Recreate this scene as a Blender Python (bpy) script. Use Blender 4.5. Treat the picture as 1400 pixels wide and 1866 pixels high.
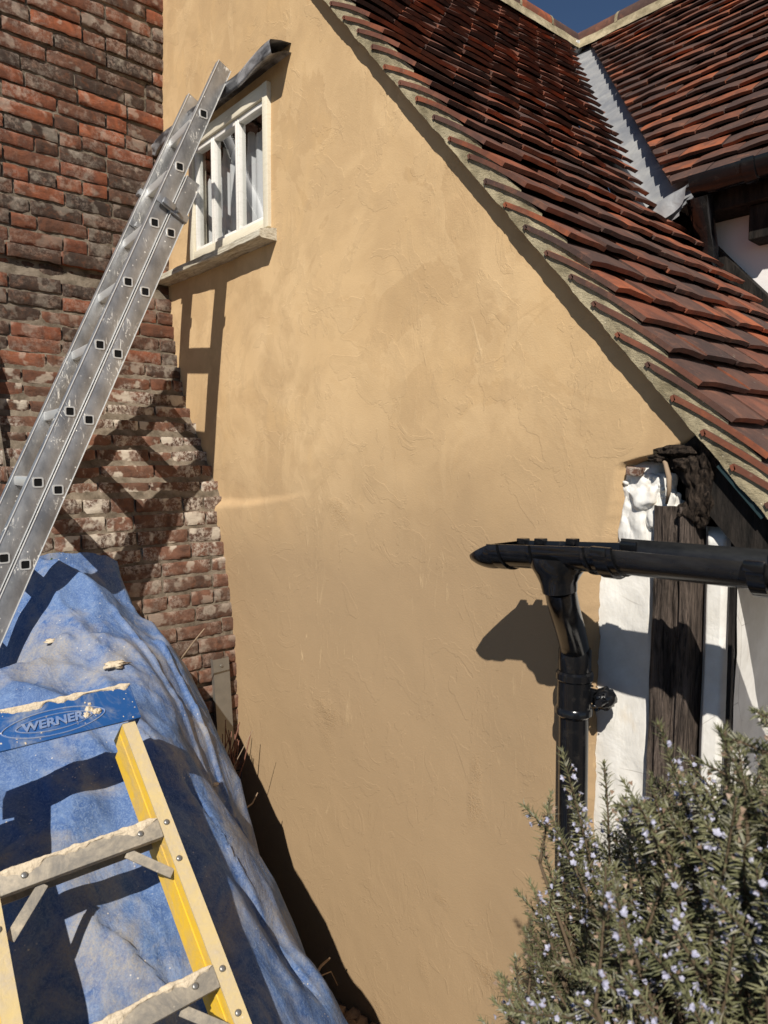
import bpy, bmesh, math, random
from mathutils import Vector, Matrix, noise
from math import radians, sin, cos, pi, atan2

for o in list(bpy.data.objects): bpy.data.objects.remove(o)
S = bpy.context.scene
COL = S.collection

# ------------------------------------------------------------------ camera, sky, sun
cam = bpy.data.cameras.new('camera'); co = bpy.data.objects.new('camera', cam); COL.objects.link(co)
cam.sensor_fit = 'VERTICAL'; cam.sensor_height = 36; cam.sensor_width = 27; cam.lens = 36*1290/1866
co.rotation_euler = (pi/2 - math.atan(88/1290), 0, radians(48.2)); co.location = (0, 0, 0)
cam.clip_start = .02; cam.clip_end = 500
cam.dof.use_dof = True; cam.dof.focus_distance = 2.3; cam.dof.aperture_fstop = 7.0
S.camera = co

SUN_EL, SUN_AZ = 42.0, -38.0
Ld = Vector((sin(radians(SUN_AZ))*cos(radians(SUN_EL)), cos(radians(SUN_AZ))*cos(radians(SUN_EL)), -sin(radians(SUN_EL))))
sd = bpy.data.lights.new('sun', 'SUN'); sd.energy = 5.0; sd.angle = radians(.5); sd.color = (1, .94, .85)
so = bpy.data.objects.new('sun', sd); COL.objects.link(so); so.rotation_euler = Ld.to_track_quat('-Z', 'Y').to_euler(); so.location = (2, -3, 5)
W = bpy.data.worlds.new('World'); S.world = W; W.use_nodes = True
wn = W.node_tree; sky = wn.nodes.new('ShaderNodeTexSky'); sky.sky_type = 'NISHITA'; sky.sun_disc = False
sky.sun_elevation = radians(SUN_EL); sky.sun_rotation = atan2(-Ld.x, -Ld.y)
sky.air_density = 1.0; sky.dust_density = 0.; sky.ozone_density = 5.0; sky.altitude = 800
wn.links.new(sky.outputs[0], wn.nodes['Background'].inputs[0]); wn.nodes['Background'].inputs[1].default_value = .05
S.view_settings.view_transform = 'Standard'; S.view_settings.look = 'None'; S.view_settings.exposure = .16; S.view_settings.gamma = 1
S.render.engine = 'CYCLES'
GZ = -2.0      # ground level below the lens
WY = 1.55      # face of the rendered gable

# ------------------------------------------------------------------ helpers
def lerp(a, b, t): return a + (b-a)*t
def clamp(x, a=0., b=1.): return max(a, min(b, x))
def sst(a, b, x): t = clamp((x-a)/(b-a)); return t*t*(3-2*t)
def pw(x, pts):
    if x <= pts[0][0]: return pts[0][1]
    for (a, b), (c, d) in zip(pts, pts[1:]):
        if x <= c: return lerp(b, d, (x-a)/(c-a))
    return pts[-1][1]
def fb(x, y, z=0., o=3): return noise.fractal(Vector((x, y, z)), 1.0, 2.0, o)

class MB:
    def __init__(s): s.v = []; s.f = []; s.m = []
    def add(s, vs, fs, mi=0):
        k = len(s.v); s.v += [tuple(v) for v in vs]; s.f += [tuple(i+k for i in f) for f in fs]; s.m += [mi]*len(fs)
    def box(s, c, d, M=None, mi=0, bev=0.):
        x, y, z = d[0]/2, d[1]/2, d[2]/2; c = Vector(c)
        if bev <= 0:
            vs = [Vector((a*x, b*y, e*z)) for a in (-1, 1) for b in (-1, 1) for e in (-1, 1)]
            fs = [(0, 1, 3, 2), (4, 6, 7, 5), (0, 4, 5, 1), (2, 3, 7, 6), (0, 2, 6, 4), (1, 5, 7, 3)]
        else:
            b_ = bm_box(x, y, z, bev); vs, fs = b_
        if M is not None: vs = [M @ v for v in vs]
        s.add([v+c for v in vs], fs, mi)
    def tube(s, pts, rs, n=12, mi=0, cap=True):
        pts = [Vector(p) for p in pts]; rs = rs if isinstance(rs, (list, tuple)) else [rs]*len(pts)
        vs = []; fs = []; up = None
        for i, p in enumerate(pts):
            t = (pts[min(i+1, len(pts)-1)] - pts[max(i-1, 0)]).normalized()
            if up is None: up = t.orthogonal().normalized()
            up = (up - t*up.dot(t)).normalized(); b = t.cross(up)
            for k in range(n):
                a = 2*pi*k/n; vs.append(p + (up*cos(a) + b*sin(a))*rs[i])
        for i in range(len(pts)-1):
            for k in range(n): fs.append((i*n+k, i*n+(k+1) % n, (i+1)*n+(k+1) % n, (i+1)*n+k))
        if cap: fs.append(tuple(range(n-1, -1, -1))); fs.append(tuple((len(pts)-1)*n+k for k in range(n)))
        s.add(vs, fs, mi)
    def sweep(s, prof, pts, closed=False, mi=0, cap=False, upv=(0, 0, 1)):
        """prof: 2-D list (side, up) swept along pts"""
        pts = [Vector(p) for p in pts]; vs = []; fs = []; n = len(prof); U = Vector(upv)
        for i, p in enumerate(pts):
            t = (pts[min(i+1, len(pts)-1)] - pts[max(i-1, 0)]).normalized()
            sd_ = t.cross(U).normalized(); u = sd_.cross(t)
            for (a, b) in prof: vs.append(p + sd_*a + u*b)
        m = n if closed else n-1
        for i in range(len(pts)-1):
            for k in range(m): fs.append((i*n+k, i*n+(k+1) % n, (i+1)*n+(k+1) % n, (i+1)*n+k))
        if cap: fs.append(tuple(range(n-1, -1, -1))); fs.append(tuple((len(pts)-1)*n+k for k in range(n)))
        s.add(vs, fs, mi)
    def grid(s, fn, nu, nv, mi=0, flip=False):
        vs = [fn(i/nu, j/nv) for j in range(nv+1) for i in range(nu+1)]; fs = []
        for j in range(nv):
            for i in range(nu):
                a = j*(nu+1)+i; q = (a, a+1, a+nu+2, a+nu+1); fs.append(q[::-1] if flip else q)
        s.add(vs, fs, mi)
    def blob(s, c, r, sub=2, amp=.3, fr=3., seed=0., mi=0):
        bm = bmesh.new(); bmesh.ops.create_icosphere(bm, subdivisions=sub, radius=1)
        r = r if isinstance(r, (tuple, list)) else (r, r, r); vs = []
        for v in bm.verts:
            k = 1 + amp*noise.noise(v.co*fr + Vector((seed, seed*1.7, -seed)))
            vs.append((c[0]+v.co.x*r[0]*k, c[1]+v.co.y*r[1]*k, c[2]+v.co.z*r[2]*k))
        fs = [tuple(v.index for v in f.verts) for f in bm.faces]; bm.free(); s.add(vs, fs, mi)
    def build(s, name, mats, parent=None, smooth=False, sharp=None, **props):
        me = bpy.data.meshes.new(name); me.from_pydata(s.v, [], s.f); mats = mats if isinstance(mats, (list, tuple)) else [mats]
        for m in mats: me.materials.append(m)
        if len(mats) > 1: me.polygons.foreach_set('material_index', s.m)
        if smooth:
            me.polygons.foreach_set('use_smooth', [True]*len(me.polygons))
            if sharp: me.set_sharp_from_angle(angle=radians(sharp))
        me.update(); o = bpy.data.objects.new(name, me); COL.objects.link(o)
        if parent: o.parent = parent; o.matrix_parent_inverse = parent.matrix_world.inverted()
        for k, v in props.items(): o[k] = v
        return o
_bc = {}
def bm_box(x, y, z, bev):
    k = (round(x, 4), round(y, 4), round(z, 4), bev)
    if k not in _bc:
        bm = bmesh.new(); bmesh.ops.create_cube(bm, size=2)
        for v in bm.verts: v.co = Vector((v.co.x*x, v.co.y*y, v.co.z*z))
        bmesh.ops.bevel(bm, geom=bm.edges[:], offset=bev, segments=2, profile=.5, affect='EDGES')
        bm.verts.index_update(); _bc[k] = ([v.co.copy() for v in bm.verts], [tuple(v.index for v in f.verts) for f in bm.faces]); bm.free()
    return _bc[k]
def thing(name, label, cat, loc=(0, 0, 0), group=None):
    o = bpy.data.objects.new(name, None); COL.objects.link(o); o.location = loc; o.empty_display_size = .1
    o['label'] = label; o['category'] = cat
    if group: o['group'] = group
    o.matrix_world = Matrix.Translation(Vector(loc)); return o
def tag(o, label, cat, group=None):
    o['label'] = label; o['category'] = cat
    if group: o['group'] = group
    return o
def frame(x, y, z): # columns
    return Matrix((x, y, z)).transposed()

# ------------------------------------------------------------------ materials
class NT:
    def __init__(s, name, rough=.8, spec=.3):
        s.m = bpy.data.materials.new(name); s.m.use_nodes = True; s.t = s.m.node_tree
        s.b = s.t.nodes['Principled BSDF']; s.b.inputs['Roughness'].default_value = rough
        s.b.inputs['Specular IOR Level'].default_value = spec
        s.co = s.t.nodes.new('ShaderNodeTexCoord').outputs['Object']
    def n(s, ty, **kw):
        d = s.t.nodes.new(ty)
        for k, v in kw.items():
            if k in d.inputs: s.set(d.inputs[k], v)
            else: setattr(d, k, v)
        return d
    def set(s, inp, v):
        if hasattr(v, 'links') or isinstance(v, bpy.types.NodeSocket): s.t.links.new(v, inp)
        else: inp.default_value = v
    def map(s, scale=(1, 1, 1), rot=(0, 0, 0), loc=(0, 0, 0), src=None):
        d = s.t.nodes.new('ShaderNodeMapping'); s.set(d.inputs['Vector'], src or s.co)
        d.inputs['Scale'].default_value = scale; d.inputs['Rotation'].default_value = rot; d.inputs['Location'].default_value = loc
        return d.outputs[0]
    def noise(s, sc, det=4, rough=.6, vec=None, dist=0.):
        d = s.t.nodes.new('ShaderNodeTexNoise'); s.set(d.inputs['Vector'], vec or s.co)
        d.inputs['Scale'].default_value = sc; d.inputs['Detail'].default_value = det; d.inputs['Roughness'].default_value = rough; d.inputs['Distortion'].default_value = dist
        return d.outputs['Fac']
    def vor(s, sc, vec=None, feat='F1', out='Distance'):
        d = s.t.nodes.new('ShaderNodeTexVoronoi'); d.feature = feat; s.set(d.inputs['Vector'], vec or s.co); d.inputs['Scale'].default_value = sc
        return d.outputs[out]
    def ramp(s, fac, stops, interp='LINEAR'):
        d = s.t.nodes.new('ShaderNodeValToRGB'); s.set(d.inputs[0], fac); d.color_ramp.interpolation = interp
        e = d.color_ramp.elements
        while len(e) < len(stops): e.new(.5)
        for k, (p, c) in enumerate(stops):
            e[k].position = p; e[k].color = (c, c, c, 1) if isinstance(c, (int, float)) else (*c, 1)
        return d.outputs[0]
    def mix(s, f, a, b, mode='MIX'):
        d = s.t.nodes.new('ShaderNodeMix'); d.data_type = 'RGBA'; d.blend_type = mode
        s.set(d.inputs[0], f); s.set(d.inputs[6], a if not isinstance(a, tuple) else (*a, 1)); s.set(d.inputs[7], b if not isinstance(b, tuple) else (*b, 1))
        return d.outputs[2]
    def math(s, op, a, b=0., cl=False):
        d = s.t.nodes.new('ShaderNodeMath'); d.operation = op; d.use_clamp = cl; s.set(d.inputs[0], a); s.set(d.inputs[1], b); return d.outputs[0]
    def col(s, c): s.set(s.b.inputs['Base Color'], c if not isinstance(c, tuple) else (*c, 1)); return s
    def bump(s, h, st=.3, dist=.01):
        d = s.t.nodes.new('ShaderNodeBump'); s.set(d.inputs['Height'], h); d.inputs['Strength'].default_value = st; d.inputs['Distance'].default_value = dist
        if s.b.inputs['Normal'].links: s.t.links.new(s.b.inputs['Normal'].links[0].from_socket, d.inputs['Normal'])
        s.t.links.new(d.outputs[0], s.b.inputs['Normal']); return s
    def island(s):
        return s.t.nodes.new('ShaderNodeNewGeometry').outputs['Random Per Island']
    def sep(s):
        d = s.t.nodes.new('ShaderNodeSeparateXYZ'); s.set(d.inputs[0], s.co); return d.outputs
    def r(s, v): s.set(s.b.inputs['Roughness'], v); return s
def simple(name, c, rough=.7, spec=.3, metal=0., bump=None):
    t = NT(name, rough, spec); t.col(c); t.b.inputs['Metallic'].default_value = metal
    if bump: t.bump(t.noise(bump[0], 4), bump[1], bump[2])
    return t.m

# lime render
t = NT('lime_render', .93, .12)
big = t.noise(1.1, 3, .55, dist=.4); mid = t.noise(3.6, 5, .62, vec=t.map((1, 1, .9)), dist=.5); sm = t.noise(22, 4, .6)
c = t.mix(t.ramp(big, [(.35, 0), (.68, 1)]), (.555, .378, .198), (.640, .455, .255))
c = t.mix(t.math('MULTIPLY', t.ramp(mid, [(.44, 0), (.58, 1)]), .7), c, (.475, .32, .17))
c = t.mix(t.math('MULTIPLY', t.ramp(t.noise(3.1, 4, .6, vec=t.map((1.3, 1, .55), loc=(4, 2, 7)), dist=1.2), [(.55, 0), (.7, 1)]), .5), c, (.62, .415, .205))
for (sc_, lo_, am, cc, d_) in ((2.1, (7, 0, 2), .34, (.665, .475, .265), 1.6), (3.4, (1, 3, 9), .30, (.50, .345, .185), 1.1), (5.5, (5, 5, 5), .24, (.47, .33, .185), 2.0)):
    e_ = t.ramp(t.noise(sc_, 5, .55, vec=t.map((1.1, 1, .9), rot=(0, .6 if sc_ < 3 else -.7, 0), loc=lo_), dist=d_*.6), [(.545, 0), (.556, 1), (.68, .3)])
    c = t.mix(t.math('MULTIPLY', e_, am), c, cc)
edge1 = e_
arc = t.ramp(t.noise(1.5, 2, .4, vec=t.map((1, 1, 1.2), loc=(2, 8, 1)), dist=1.4), [(.488, 0), (.5, 1), (.503, 0)]); arm = t.ramp(t.noise(2.4, 2, vec=t.map(loc=(6, 1, 3))), [(.5, 0), (.6, 1)])
arc = t.math('MULTIPLY', arc, arm); c = t.mix(t.math('MULTIPLY', arc, .18), c, (.40, .26, .13))
sx = t.sep()
# damper, cooler lower half of the coat
low = t.ramp(t.math('ADD', sx[2], t.math('MULTIPLY', big, .8)), [(.0, 1), (.62, 0)])
c = t.mix(t.math('MULTIPLY', low, .95), c, (.385, .268, .155))
# pale lime scuffs, drawn out down the wall
scr = t.noise(9, 6, .72, vec=t.map((2.2, 1, .42), rot=(0, .18, 0)), dist=1.5)
patch = t.ramp(t.noise(2.0, 2, .5, vec=t.map(loc=(3, 1, 5))), [(.5, 0), (.62, 1)])
c = t.mix(t.math('MULTIPLY', t.math('MULTIPLY', t.ramp(scr, [(.60, 0), (.66, 1)]), patch), .4), c, (.68, .50, .29))
spk = t.ramp(t.vor(38), [(.0, 1), (.055, 0)]); spm = t.ramp(t.noise(2.6, 2), [(.58, 0), (.64, 1)])
c = t.mix(t.math('MULTIPLY', t.math('MULTIPLY', spk, spm), .8), c, (.09, .05, .025))
grit_m = t.ramp(t.math('ADD', t.noise(1.7, 3, .55, vec=t.map(loc=(1, 0, 2.4)), dist=.6), t.math('MULTIPLY', sx[0], .10)), [(.42, 0), (.52, 1)])
c = t.mix(t.math('MULTIPLY', t.math('MULTIPLY', grit_m, t.ramp(t.noise(120, 2), [(.5, 0), (.64, 1)])), .5), c, (.34, .20, .085))
t.col(c)
t.bump(t.noise(2.2, 2, .4, vec=t.map((1, 1, .8)), dist=.3), .22, .020)
t.bump(t.math('MULTIPLY', t.ramp(t.noise(7, 6, .7, vec=t.map((1.0, 1, .5), rot=(0, -.5, 0)), dist=.8), [(.42, 0), (.60, 1)]), t.ramp(t.noise(2.3, 2, vec=t.map(loc=(9, 1, 1))), [(.50, 0), (.66, 1)])), .35, .0028)
t.bump(edge1, .3, .002); t.bump(arc, .14, .002)
t.bump(t.math('MULTIPLY', t.ramp(scr, [(.55, 0), (.7, 1)]), patch), .35, .002)
t.bump(t.math('MULTIPLY', t.noise(170, 3, .7), t.math('ADD', t.math('MULTIPLY', grit_m, 1.), .07)), 1., .0052)
t.bump(t.noise(60, 4, .7), .35, .0012); t.bump(t.noise(240, 2, .6), .35, .0008)
M_render = t.m

def brickmat(name):
    t = NT(name, .9, .15); i = t.island(); z = t.sep()[2]
    c = t.ramp(i, [(0, (.050, .035, .028)), (.26, (.078, .050, .037)), (.46, (.112, .059, .040)), (.60, (.165, .072, .044)), (.76, (.24, .082, .045)), (.88, (.31, .100, .048)), (1, (.13, .066, .044))])
    up = t.ramp(z, [(.35, (.11, .062, .045)), (.75, (1, 1, 1))])   # lower bricks: duller brown kiln batch
    lowc = t.ramp(i, [(0, (.115, .068, .048)), (.35, (.155, .085, .058)), (.7, (.20, .10, .066)), (1, (.24, .12, .080))])
    c = t.mix(t.ramp(z, [(.2, 0), (.6, 1)]), lowc, c)
    n1 = t.noise(16, 5, .65, dist=.5); n2 = t.noise(90, 4, .7)
    c = t.mix(t.math('MULTIPLY', t.ramp(n1, [(.40, 0), (.64, 1)]), .6), c, (.040, .029, .024))
    c = t.mix(t.math('MULTIPLY', t.ramp(t.noise(30, 4, .7), [(.52, 0), (.72, 1)]), .45), c, (.24, .085, .035))
    lime = t.ramp(t.noise(6.5, 4, .65, dist=.6), [(.44, 0), (.58, 1)]); fine = t.ramp(t.noise(60, 5, .78), [(.44, 0), (.58, 1)])
    zone = t.ramp(z, [(-.55, .0), (-.30, .35), (-.12, 1), (.28, .9), (.5, .16), (.9, .35)])
    zz = t.n('ShaderNodeMapRange'); t.set(zz.inputs[0], z); zz.inputs[1].default_value = -1.; zz.inputs[2].default_value = 1.5
    zone = t.ramp(zz.outputs[0], [(0, .2), (.20, .4), (.28, 1), (.50, 1), (.60, .25), (.8, .2), (1, .3)])
    c = t.mix(t.math('MULTIPLY', t.math('MULTIPLY', lime, fine), zone), c, (.50, .44, .37))
    li2 = t.ramp(t.noise(13, 3, .5, vec=t.map(loc=(5, 3, 1))), [(.56, 0), (.62, 1)])
    c = t.mix(t.math('MULTIPLY', t.math('MULTIPLY', li2, zone), .85), c, (.60, .53, .43))
    t.col(c); t.bump(n1, .35, .004); t.bump(t.noise(55, 5, .78, vec=t.map((1, 1, 2))), .8, .0035); t.bump(n2, .5, .0015); return t.m
M_brick = brickmat('old_brick')
t = NT('lime_mortar', .95, .1); n1 = t.noise(18, 4)
t.col(t.mix(t.ramp(n1, [(.35, 0), (.65, 1)]), (.11, .088, .064), (.25, .205, .155))); t.bump(t.noise(80, 4, .7), .9, .005); M_mortar = t.m

def tilemat(name, dark):
    t = NT(name, .85, .2); i = t.island()
    if dark: st = [(0, (.062, .038, .033)), (.35, (.085, .050, .040)), (.55, (.105, .057, .043)), (.70, (.15, .060, .038)), (.86, (.24, .078, .038)), (1, (.32, .098, .044))]
    else: st = [(0, (.070, .044, .038)), (.26, (.115, .063, .048)), (.48, (.15, .064, .042)), (.66, (.22, .074, .042)), (.86, (.34, .102, .046)), (1, (.15, .072, .054))]
    c = t.ramp(i, st); n1 = t.noise(9, 5, .65)
    c = t.mix(t.math('MULTIPLY', t.ramp(n1, [(.42, 0), (.56, 1)]), .55), c, (.055, .038, .034)); c = t.mix(t.math('MULTIPLY', t.ramp(t.noise(17, 5, .7, vec=t.map(loc=(3, 7, 1))), [(.55, 0), (.68, 1)]), .4), c, (.30, .13, .075))
    c = t.mix(t.math('MULTIPLY', t.ramp(t.noise(55, 4, .7), [(.55, 0), (.75, 1)]), .35), c, (.17, .105, .075))
    c = t.mix(t.math('MULTIPLY', t.ramp(t.vor(26), [(.02, 1), (.12, 0)]), t.math('MULTIPLY', t.ramp(t.noise(5, 2), [(.50, 0), (.58, 1)]), .7)), c, (.30, .29, .22))
    t.col(c); t.bump(n1, .3, .004); t.bump(t.noise(60, 4, .7), .5, .002); t.bump(t.noise(260, 2), .3, .0008); return t.m
M_tile = tilemat('clay_tile', False); M_tiled = tilemat('weathered_tile', True)
t = NT('verge_mortar', .95, .1)
c = t.mix(t.ramp(t.noise(10, 5, .65), [(.38, 0), (.64, 1)]), (.22, .185, .115), (.48, .41, .27))
c = t.mix(t.ramp(t.vor(55), [(.04, 1), (.11, 0)]), c, (.66, .60, .45)); t.col(c)
t.bump(t.noise(110, 4, .75, vec=t.map((1, 1, 2.2), rot=(0, -.85, 0))), .9, .004); t.bump(t.noise(14, 4), .5, .008); M_vmortar = t.m

t = NT('limewash', .9, .15); n = t.noise(14, 5, .65)
c = t.mix(t.ramp(n, [(.3, 0), (.7, 1)]), (.66, .635, .58), (.80, .785, .745))
c = t.mix(t.math('MULTIPLY', t.ramp(t.noise(5, 4, .6, dist=1), [(.60, 0), (.72, 1)]), .6), c, (.62, .50, .34))
cr = t.ramp(t.vor(5.5, vec=t.map((1, 1, .7)), feat='DISTANCE_TO_EDGE'), [(.0, 1), (.006, 0)])
c = t.mix(t.math('MULTIPLY', t.math('MULTIPLY', cr, t.ramp(t.noise(3, 3), [(.5, 0), (.6, 1)])), .7), c, (.2, .17, .14)); t.col(c)
t.bump(t.noise(11, 4, .5, dist=.6), .6, .007); t.bump(t.noise(60, 4, .65, vec=t.map((1, 1, .4))), .6, .003); M_lime = t.m
t = NT('wing_paint', .85, .2); t.col(t.mix(t.noise(2, 4), (.74, .70, .68), (.80, .77, .75))); t.bump(t.noise(30, 4), .3, .004); M_wing = t.m
t = NT('aged_oak', .85, .2); g = t.noise(20, 6, .72, vec=t.map((4, 4, .45)), dist=1.1); g2 = t.noise(60, 5, .7, vec=t.map((5, 5, .2)))
c = t.mix(t.ramp(g, [(.36, 0), (.62, 1)]), (.012, .010, .009), (.155, .120, .098))
c = t.mix(t.math('MULTIPLY', t.ramp(g2, [(.5, 0), (.7, 1)]), .5), c, (.24, .18, .14)); t.col(c)
t.bump(g, 1., .012); t.bump(g2, .8, .005); M_oak = t.m
t = NT('shade_dark_oak', .9, .15); g = t.noise(24, 6, .75, vec=t.map((4, 4, 1.2), rot=(0, .5, 0)), dist=1.2)
t.col(t.mix(t.ramp(g, [(.42, 0), (.66, 1)]), (.008, .006, .005), (.085, .062, .046))); t.bump(g, 1., .01); M_oakd = t.m  # oak copy darkened for the shadow on the beam end
t = NT('dark_timber_shade', .8, .2); g = t.noise(14, 5, .7, vec=t.map((3, 3, .6)))
t.col(t.mix(t.ramp(g, [(.4, 0), (.7, 1)]), (.008, .007, .006), (.035, .028, .023))); t.bump(g, .8, .008); M_dark = t.m  # black also stands for shade on rafter, eave recess and abutment gap
t = NT('black_plastic', .3, .45); n = t.noise(30, 4, .7)
c = t.mix(t.math('MULTIPLY', t.ramp(t.vor(34, vec=t.map((1, 1, .55))), [(.015, 1), (.05, 0)]), t.ramp(t.noise(6, 2), [(.52, 0), (.58, 1)])), (.007, .0075, .009), (.38, .34, .28))
c = t.mix(t.math('MULTIPLY', t.ramp(n, [(.55, 0), (.8, 1)]), .22), c, (.10, .085, .07)); t.col(c); t.r(t.ramp(n, [(.3, .08), (.8, .30)])); M_plas = t.m
t = NT('sunlit_plastic', .26, .45); n = t.noise(30, 4, .7, vec=t.map((.3, 1, 1)))
t.col(t.mix(t.ramp(n, [(.4, 0), (.7, 1)]), (.013, .013, .014), (.034, .033, .032))); M_plaslit = t.m  # lighter copy of the black plastic, for sun on the gutter's inside
t = NT('lead', .5, .5); t.b.inputs['Metallic'].default_value = .25; n = t.noise(7, 5, .6, dist=.5)
t.col(t.mix(t.ramp(n, [(.35, 0), (.65, 1)]), (.25, .26, .28), (.42, .42, .41))); t.bump(t.noise(14, 3, .5, dist=1), .5, .01); M_lead = t.m
t = NT('black_lead', .36, .5); n = t.noise(9, 5, .62, dist=.4, vec=t.map((.7, 1, 2)))
t.col(t.mix(t.ramp(n, [(.46, 0), (.62, 1)]), (.040, .041, .046), (.34, .34, .35))); t.bump(n, .25, .003); M_blead = t.m
def cream(name, a, b):
    t = NT(name, .55, .35); n = t.noise(40, 5, .7, vec=t.map((.35, 1, 3)))
    c = t.mix(t.ramp(n, [(.5, 0), (.7, 1)]), a, b); t.col(c); t.bump(n, .4, .002); return t.m
M_frame = cream('cream_gloss', (.74, .68, .54), (.66, .60, .46)); M_sash = cream('white_gloss', (.80, .78, .73), (.70, .68, .62))
t = NT('peeling_sill', .8, .2); n = t.noise(60, 5, .7, vec=t.map((.2, 1, 2.2)))
c = t.mix(t.ramp(n, [(.42, 0), (.6, 1)]), (.62, .58, .47), (.40, .35, .26)); cr = t.ramp(t.noise(9, 4, .7, vec=t.map((.6, 1, 5)), dist=1.), [(.49, 0), (.5, 1), (.51, 0)])
t.col(t.mix(t.math('MULTIPLY', cr, .6), c, (.12, .09, .06))); t.bump(n, .8, .004); M_sill = t.m
t = NT('window_glass', .03, .5); nt = t.t
gl = nt.nodes.new('ShaderNodeBsdfGlossy'); gl.inputs['Roughness'].default_value = .02; tr = nt.nodes.new('ShaderNodeBsdfTransparent')
lw = nt.nodes.new('ShaderNodeLayerWeight'); lw.inputs[0].default_value = .5; fr = nt.nodes.new('ShaderNodeMath'); fr.operation = 'MULTIPLY_ADD'; fr.inputs[1].default_value = .55; fr.inputs[2].default_value = .05; pwn = nt.nodes.new('ShaderNodeMath'); pwn.operation = 'POWER'; pwn.inputs[1].default_value = 3.; nt.links.new(lw.outputs['Facing'], pwn.inputs[0]); nt.links.new(pwn.outputs[0], fr.inputs[0]); ms = nt.nodes.new('ShaderNodeMixShader')
tr.inputs[0].default_value = (.93, .94, .93, 1)
nt.links.new(fr.outputs[0], ms.inputs[0]); nt.links.new(tr.outputs[0], ms.inputs[1]); nt.links.new(gl.outputs[0], ms.inputs[2])
nt.links.new(ms.outputs[0], nt.nodes['Material Output'].inputs[0]); M_glass = t.m
M_curtain = simple('white_net', (.50, .51, .53), .9, .1, bump=(60, .3, .003)); M_room = simple('room', (.055, .042, .034), .9, .1)
t = NT('aluminium', .34, .5); t.b.inputs['Metallic'].default_value = .82; n = t.noise(26, 5, .65, vec=t.map((1, .5, .3)))
sc = t.ramp(t.noise(30, 5, .78, dist=2., vec=t.map((1, 1.6, .6))), [(.56, 0), (.62, 1)]); pm = t.ramp(t.noise(7, 3), [(.52, 0), (.60, 1)])
dots = t.math('MULTIPLY', t.ramp(t.vor(42), [(.08, 1), (.15, 0)]), t.ramp(t.noise(7, 2, vec=t.map(loc=(2, 2, 2))), [(.48, 0), (.54, 1)]))
pn = t.math('MAXIMUM', t.math('MULTIPLY', sc, pm), dots)
c = t.mix(t.ramp(n, [(.35, 0), (.65, 1)]), (.25, .255, .265), (.47, .475, .48)); t.col(t.mix(pn, c, (.78, .76, .70)))
t.set(t.b.inputs['Metallic'], t.math('SUBTRACT', .72, t.math('MULTIPLY', pn, .72))); t.r(t.math('ADD', .33, t.math('MULTIPLY', n, .25)))
t.bump(t.noise(90, 3, .6, vec=t.map((1, 1, .1))), .12, .001); M_alu = t.m
M_alue = simple('aluminium_edge', (.72, .72, .70), .4, .5, .5)
M_bore = simple('bore_shade', (.010, .010, .010), .9, .1)  # painted shade of the rung ends
M_rub = simple('black_rubber', (.02, .02, .02), .7, .3)
def dirt(name, base, dirtc, amt, rough=.55):
    t = NT(name, rough, .4); n = t.noise(9, 6, .7, dist=.8); f = t.noise(60, 5, .7)
    m = t.math('MULTIPLY', t.ramp(n, [(.60-amt*.32, 0), (.74-amt*.12, 1)]), t.ramp(f, [(.3, .35), (.6, 1)]))
    c = t.mix(m, base, dirtc); sp = t.math('MULTIPLY', t.ramp(t.vor(45), [(.05, 1), (.12, 0)]), t.ramp(t.noise(11, 2), [(.5, 0), (.58, 1)]))
    c = t.mix(sp, c, (.66, .58, .46)); t.col(c); t.bump(m, .5, .002); t.bump(f, .2, .001); return t.m
M_yel = dirt('yellow_fibreglass', (.80, .50, .03), (.56, .40, .17), .6); M_yeld = dirt('dusty_fibreglass', (.62, .47, .20), (.50, .41, .28), 1.1, .75)
M_blue = dirt('blue_plastic', (.012, .080, .26), (.30, .32, .33), .38, .5); M_bluel = dirt('blue_raised', (.05, .15, .40), (.36, .36, .35), .9, .6)
M_step = dirt('dusty_step', (.17, .16, .145), (.47, .40, .30), .75, .7); M_plaster = simple('dry_plaster', (.62, .52, .38), .95, .1, bump=(70, .9, .006))
M_rivet = simple('rivet_steel', (.30, .29, .27), .4, .5, .7)
t = NT('blue_tarp', .82, .2)
big = t.noise(3.2, 4, .6, dist=.8); mid = t.noise(11, 6, .68, dist=1.2); fi = t.noise(170, 4, .8); fib = t.noise(70, 5, .75, dist=2.5)
c = t.mix(t.ramp(mid, [(.35, 0), (.65, 1)]), (.050, .105, .265), (.115, .19, .36))
c = t.mix(t.math('MULTIPLY', t.ramp(fib, [(.45, 0), (.62, 1)]), .6), c, (.21, .29, .44))
dm = t.math('MULTIPLY', t.ramp(t.math('ADD', big, t.math('MULTIPLY', mid, .45)), [(.69, 0), (.90, 1)]), t.ramp(fi, [(.32, .35), (.62, 1)]))
c = t.mix(t.math('MULTIPLY', dm, .85), c, (.36, .325, .27))
sp = t.math('MULTIPLY', t.ramp(t.vor(60), [(.06, 1), (.15, 0)]), t.ramp(t.noise(8, 3), [(.5, 0), (.56, 1)])); c = t.mix(sp, c, (.62, .58, .52))
t.col(c); t.bump(t.noise(6, 5, .58, dist=1.6, vec=t.map((1, 1.8, 1), rot=(0, 0, .5))), .55, .012); t.bump(fib, .5, .003); t.bump(fi, .35, .0012); 
ve = t.vor(5.0, vec=t.map((1, 1.5, 1), rot=(0, 0, .6)), feat='DISTANCE_TO_EDGE'); t.bump(t.ramp(ve, [(0, 0), (.3, 1)]), .18, .010)
ve = t.vor(14.0, vec=t.map((1, 1.4, 1), rot=(0, 0, -.4)), feat='DISTANCE_TO_EDGE'); t.bump(t.noise(24, 5, .6, dist=1.2), .3, .004)
M_tarp = t.m
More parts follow.
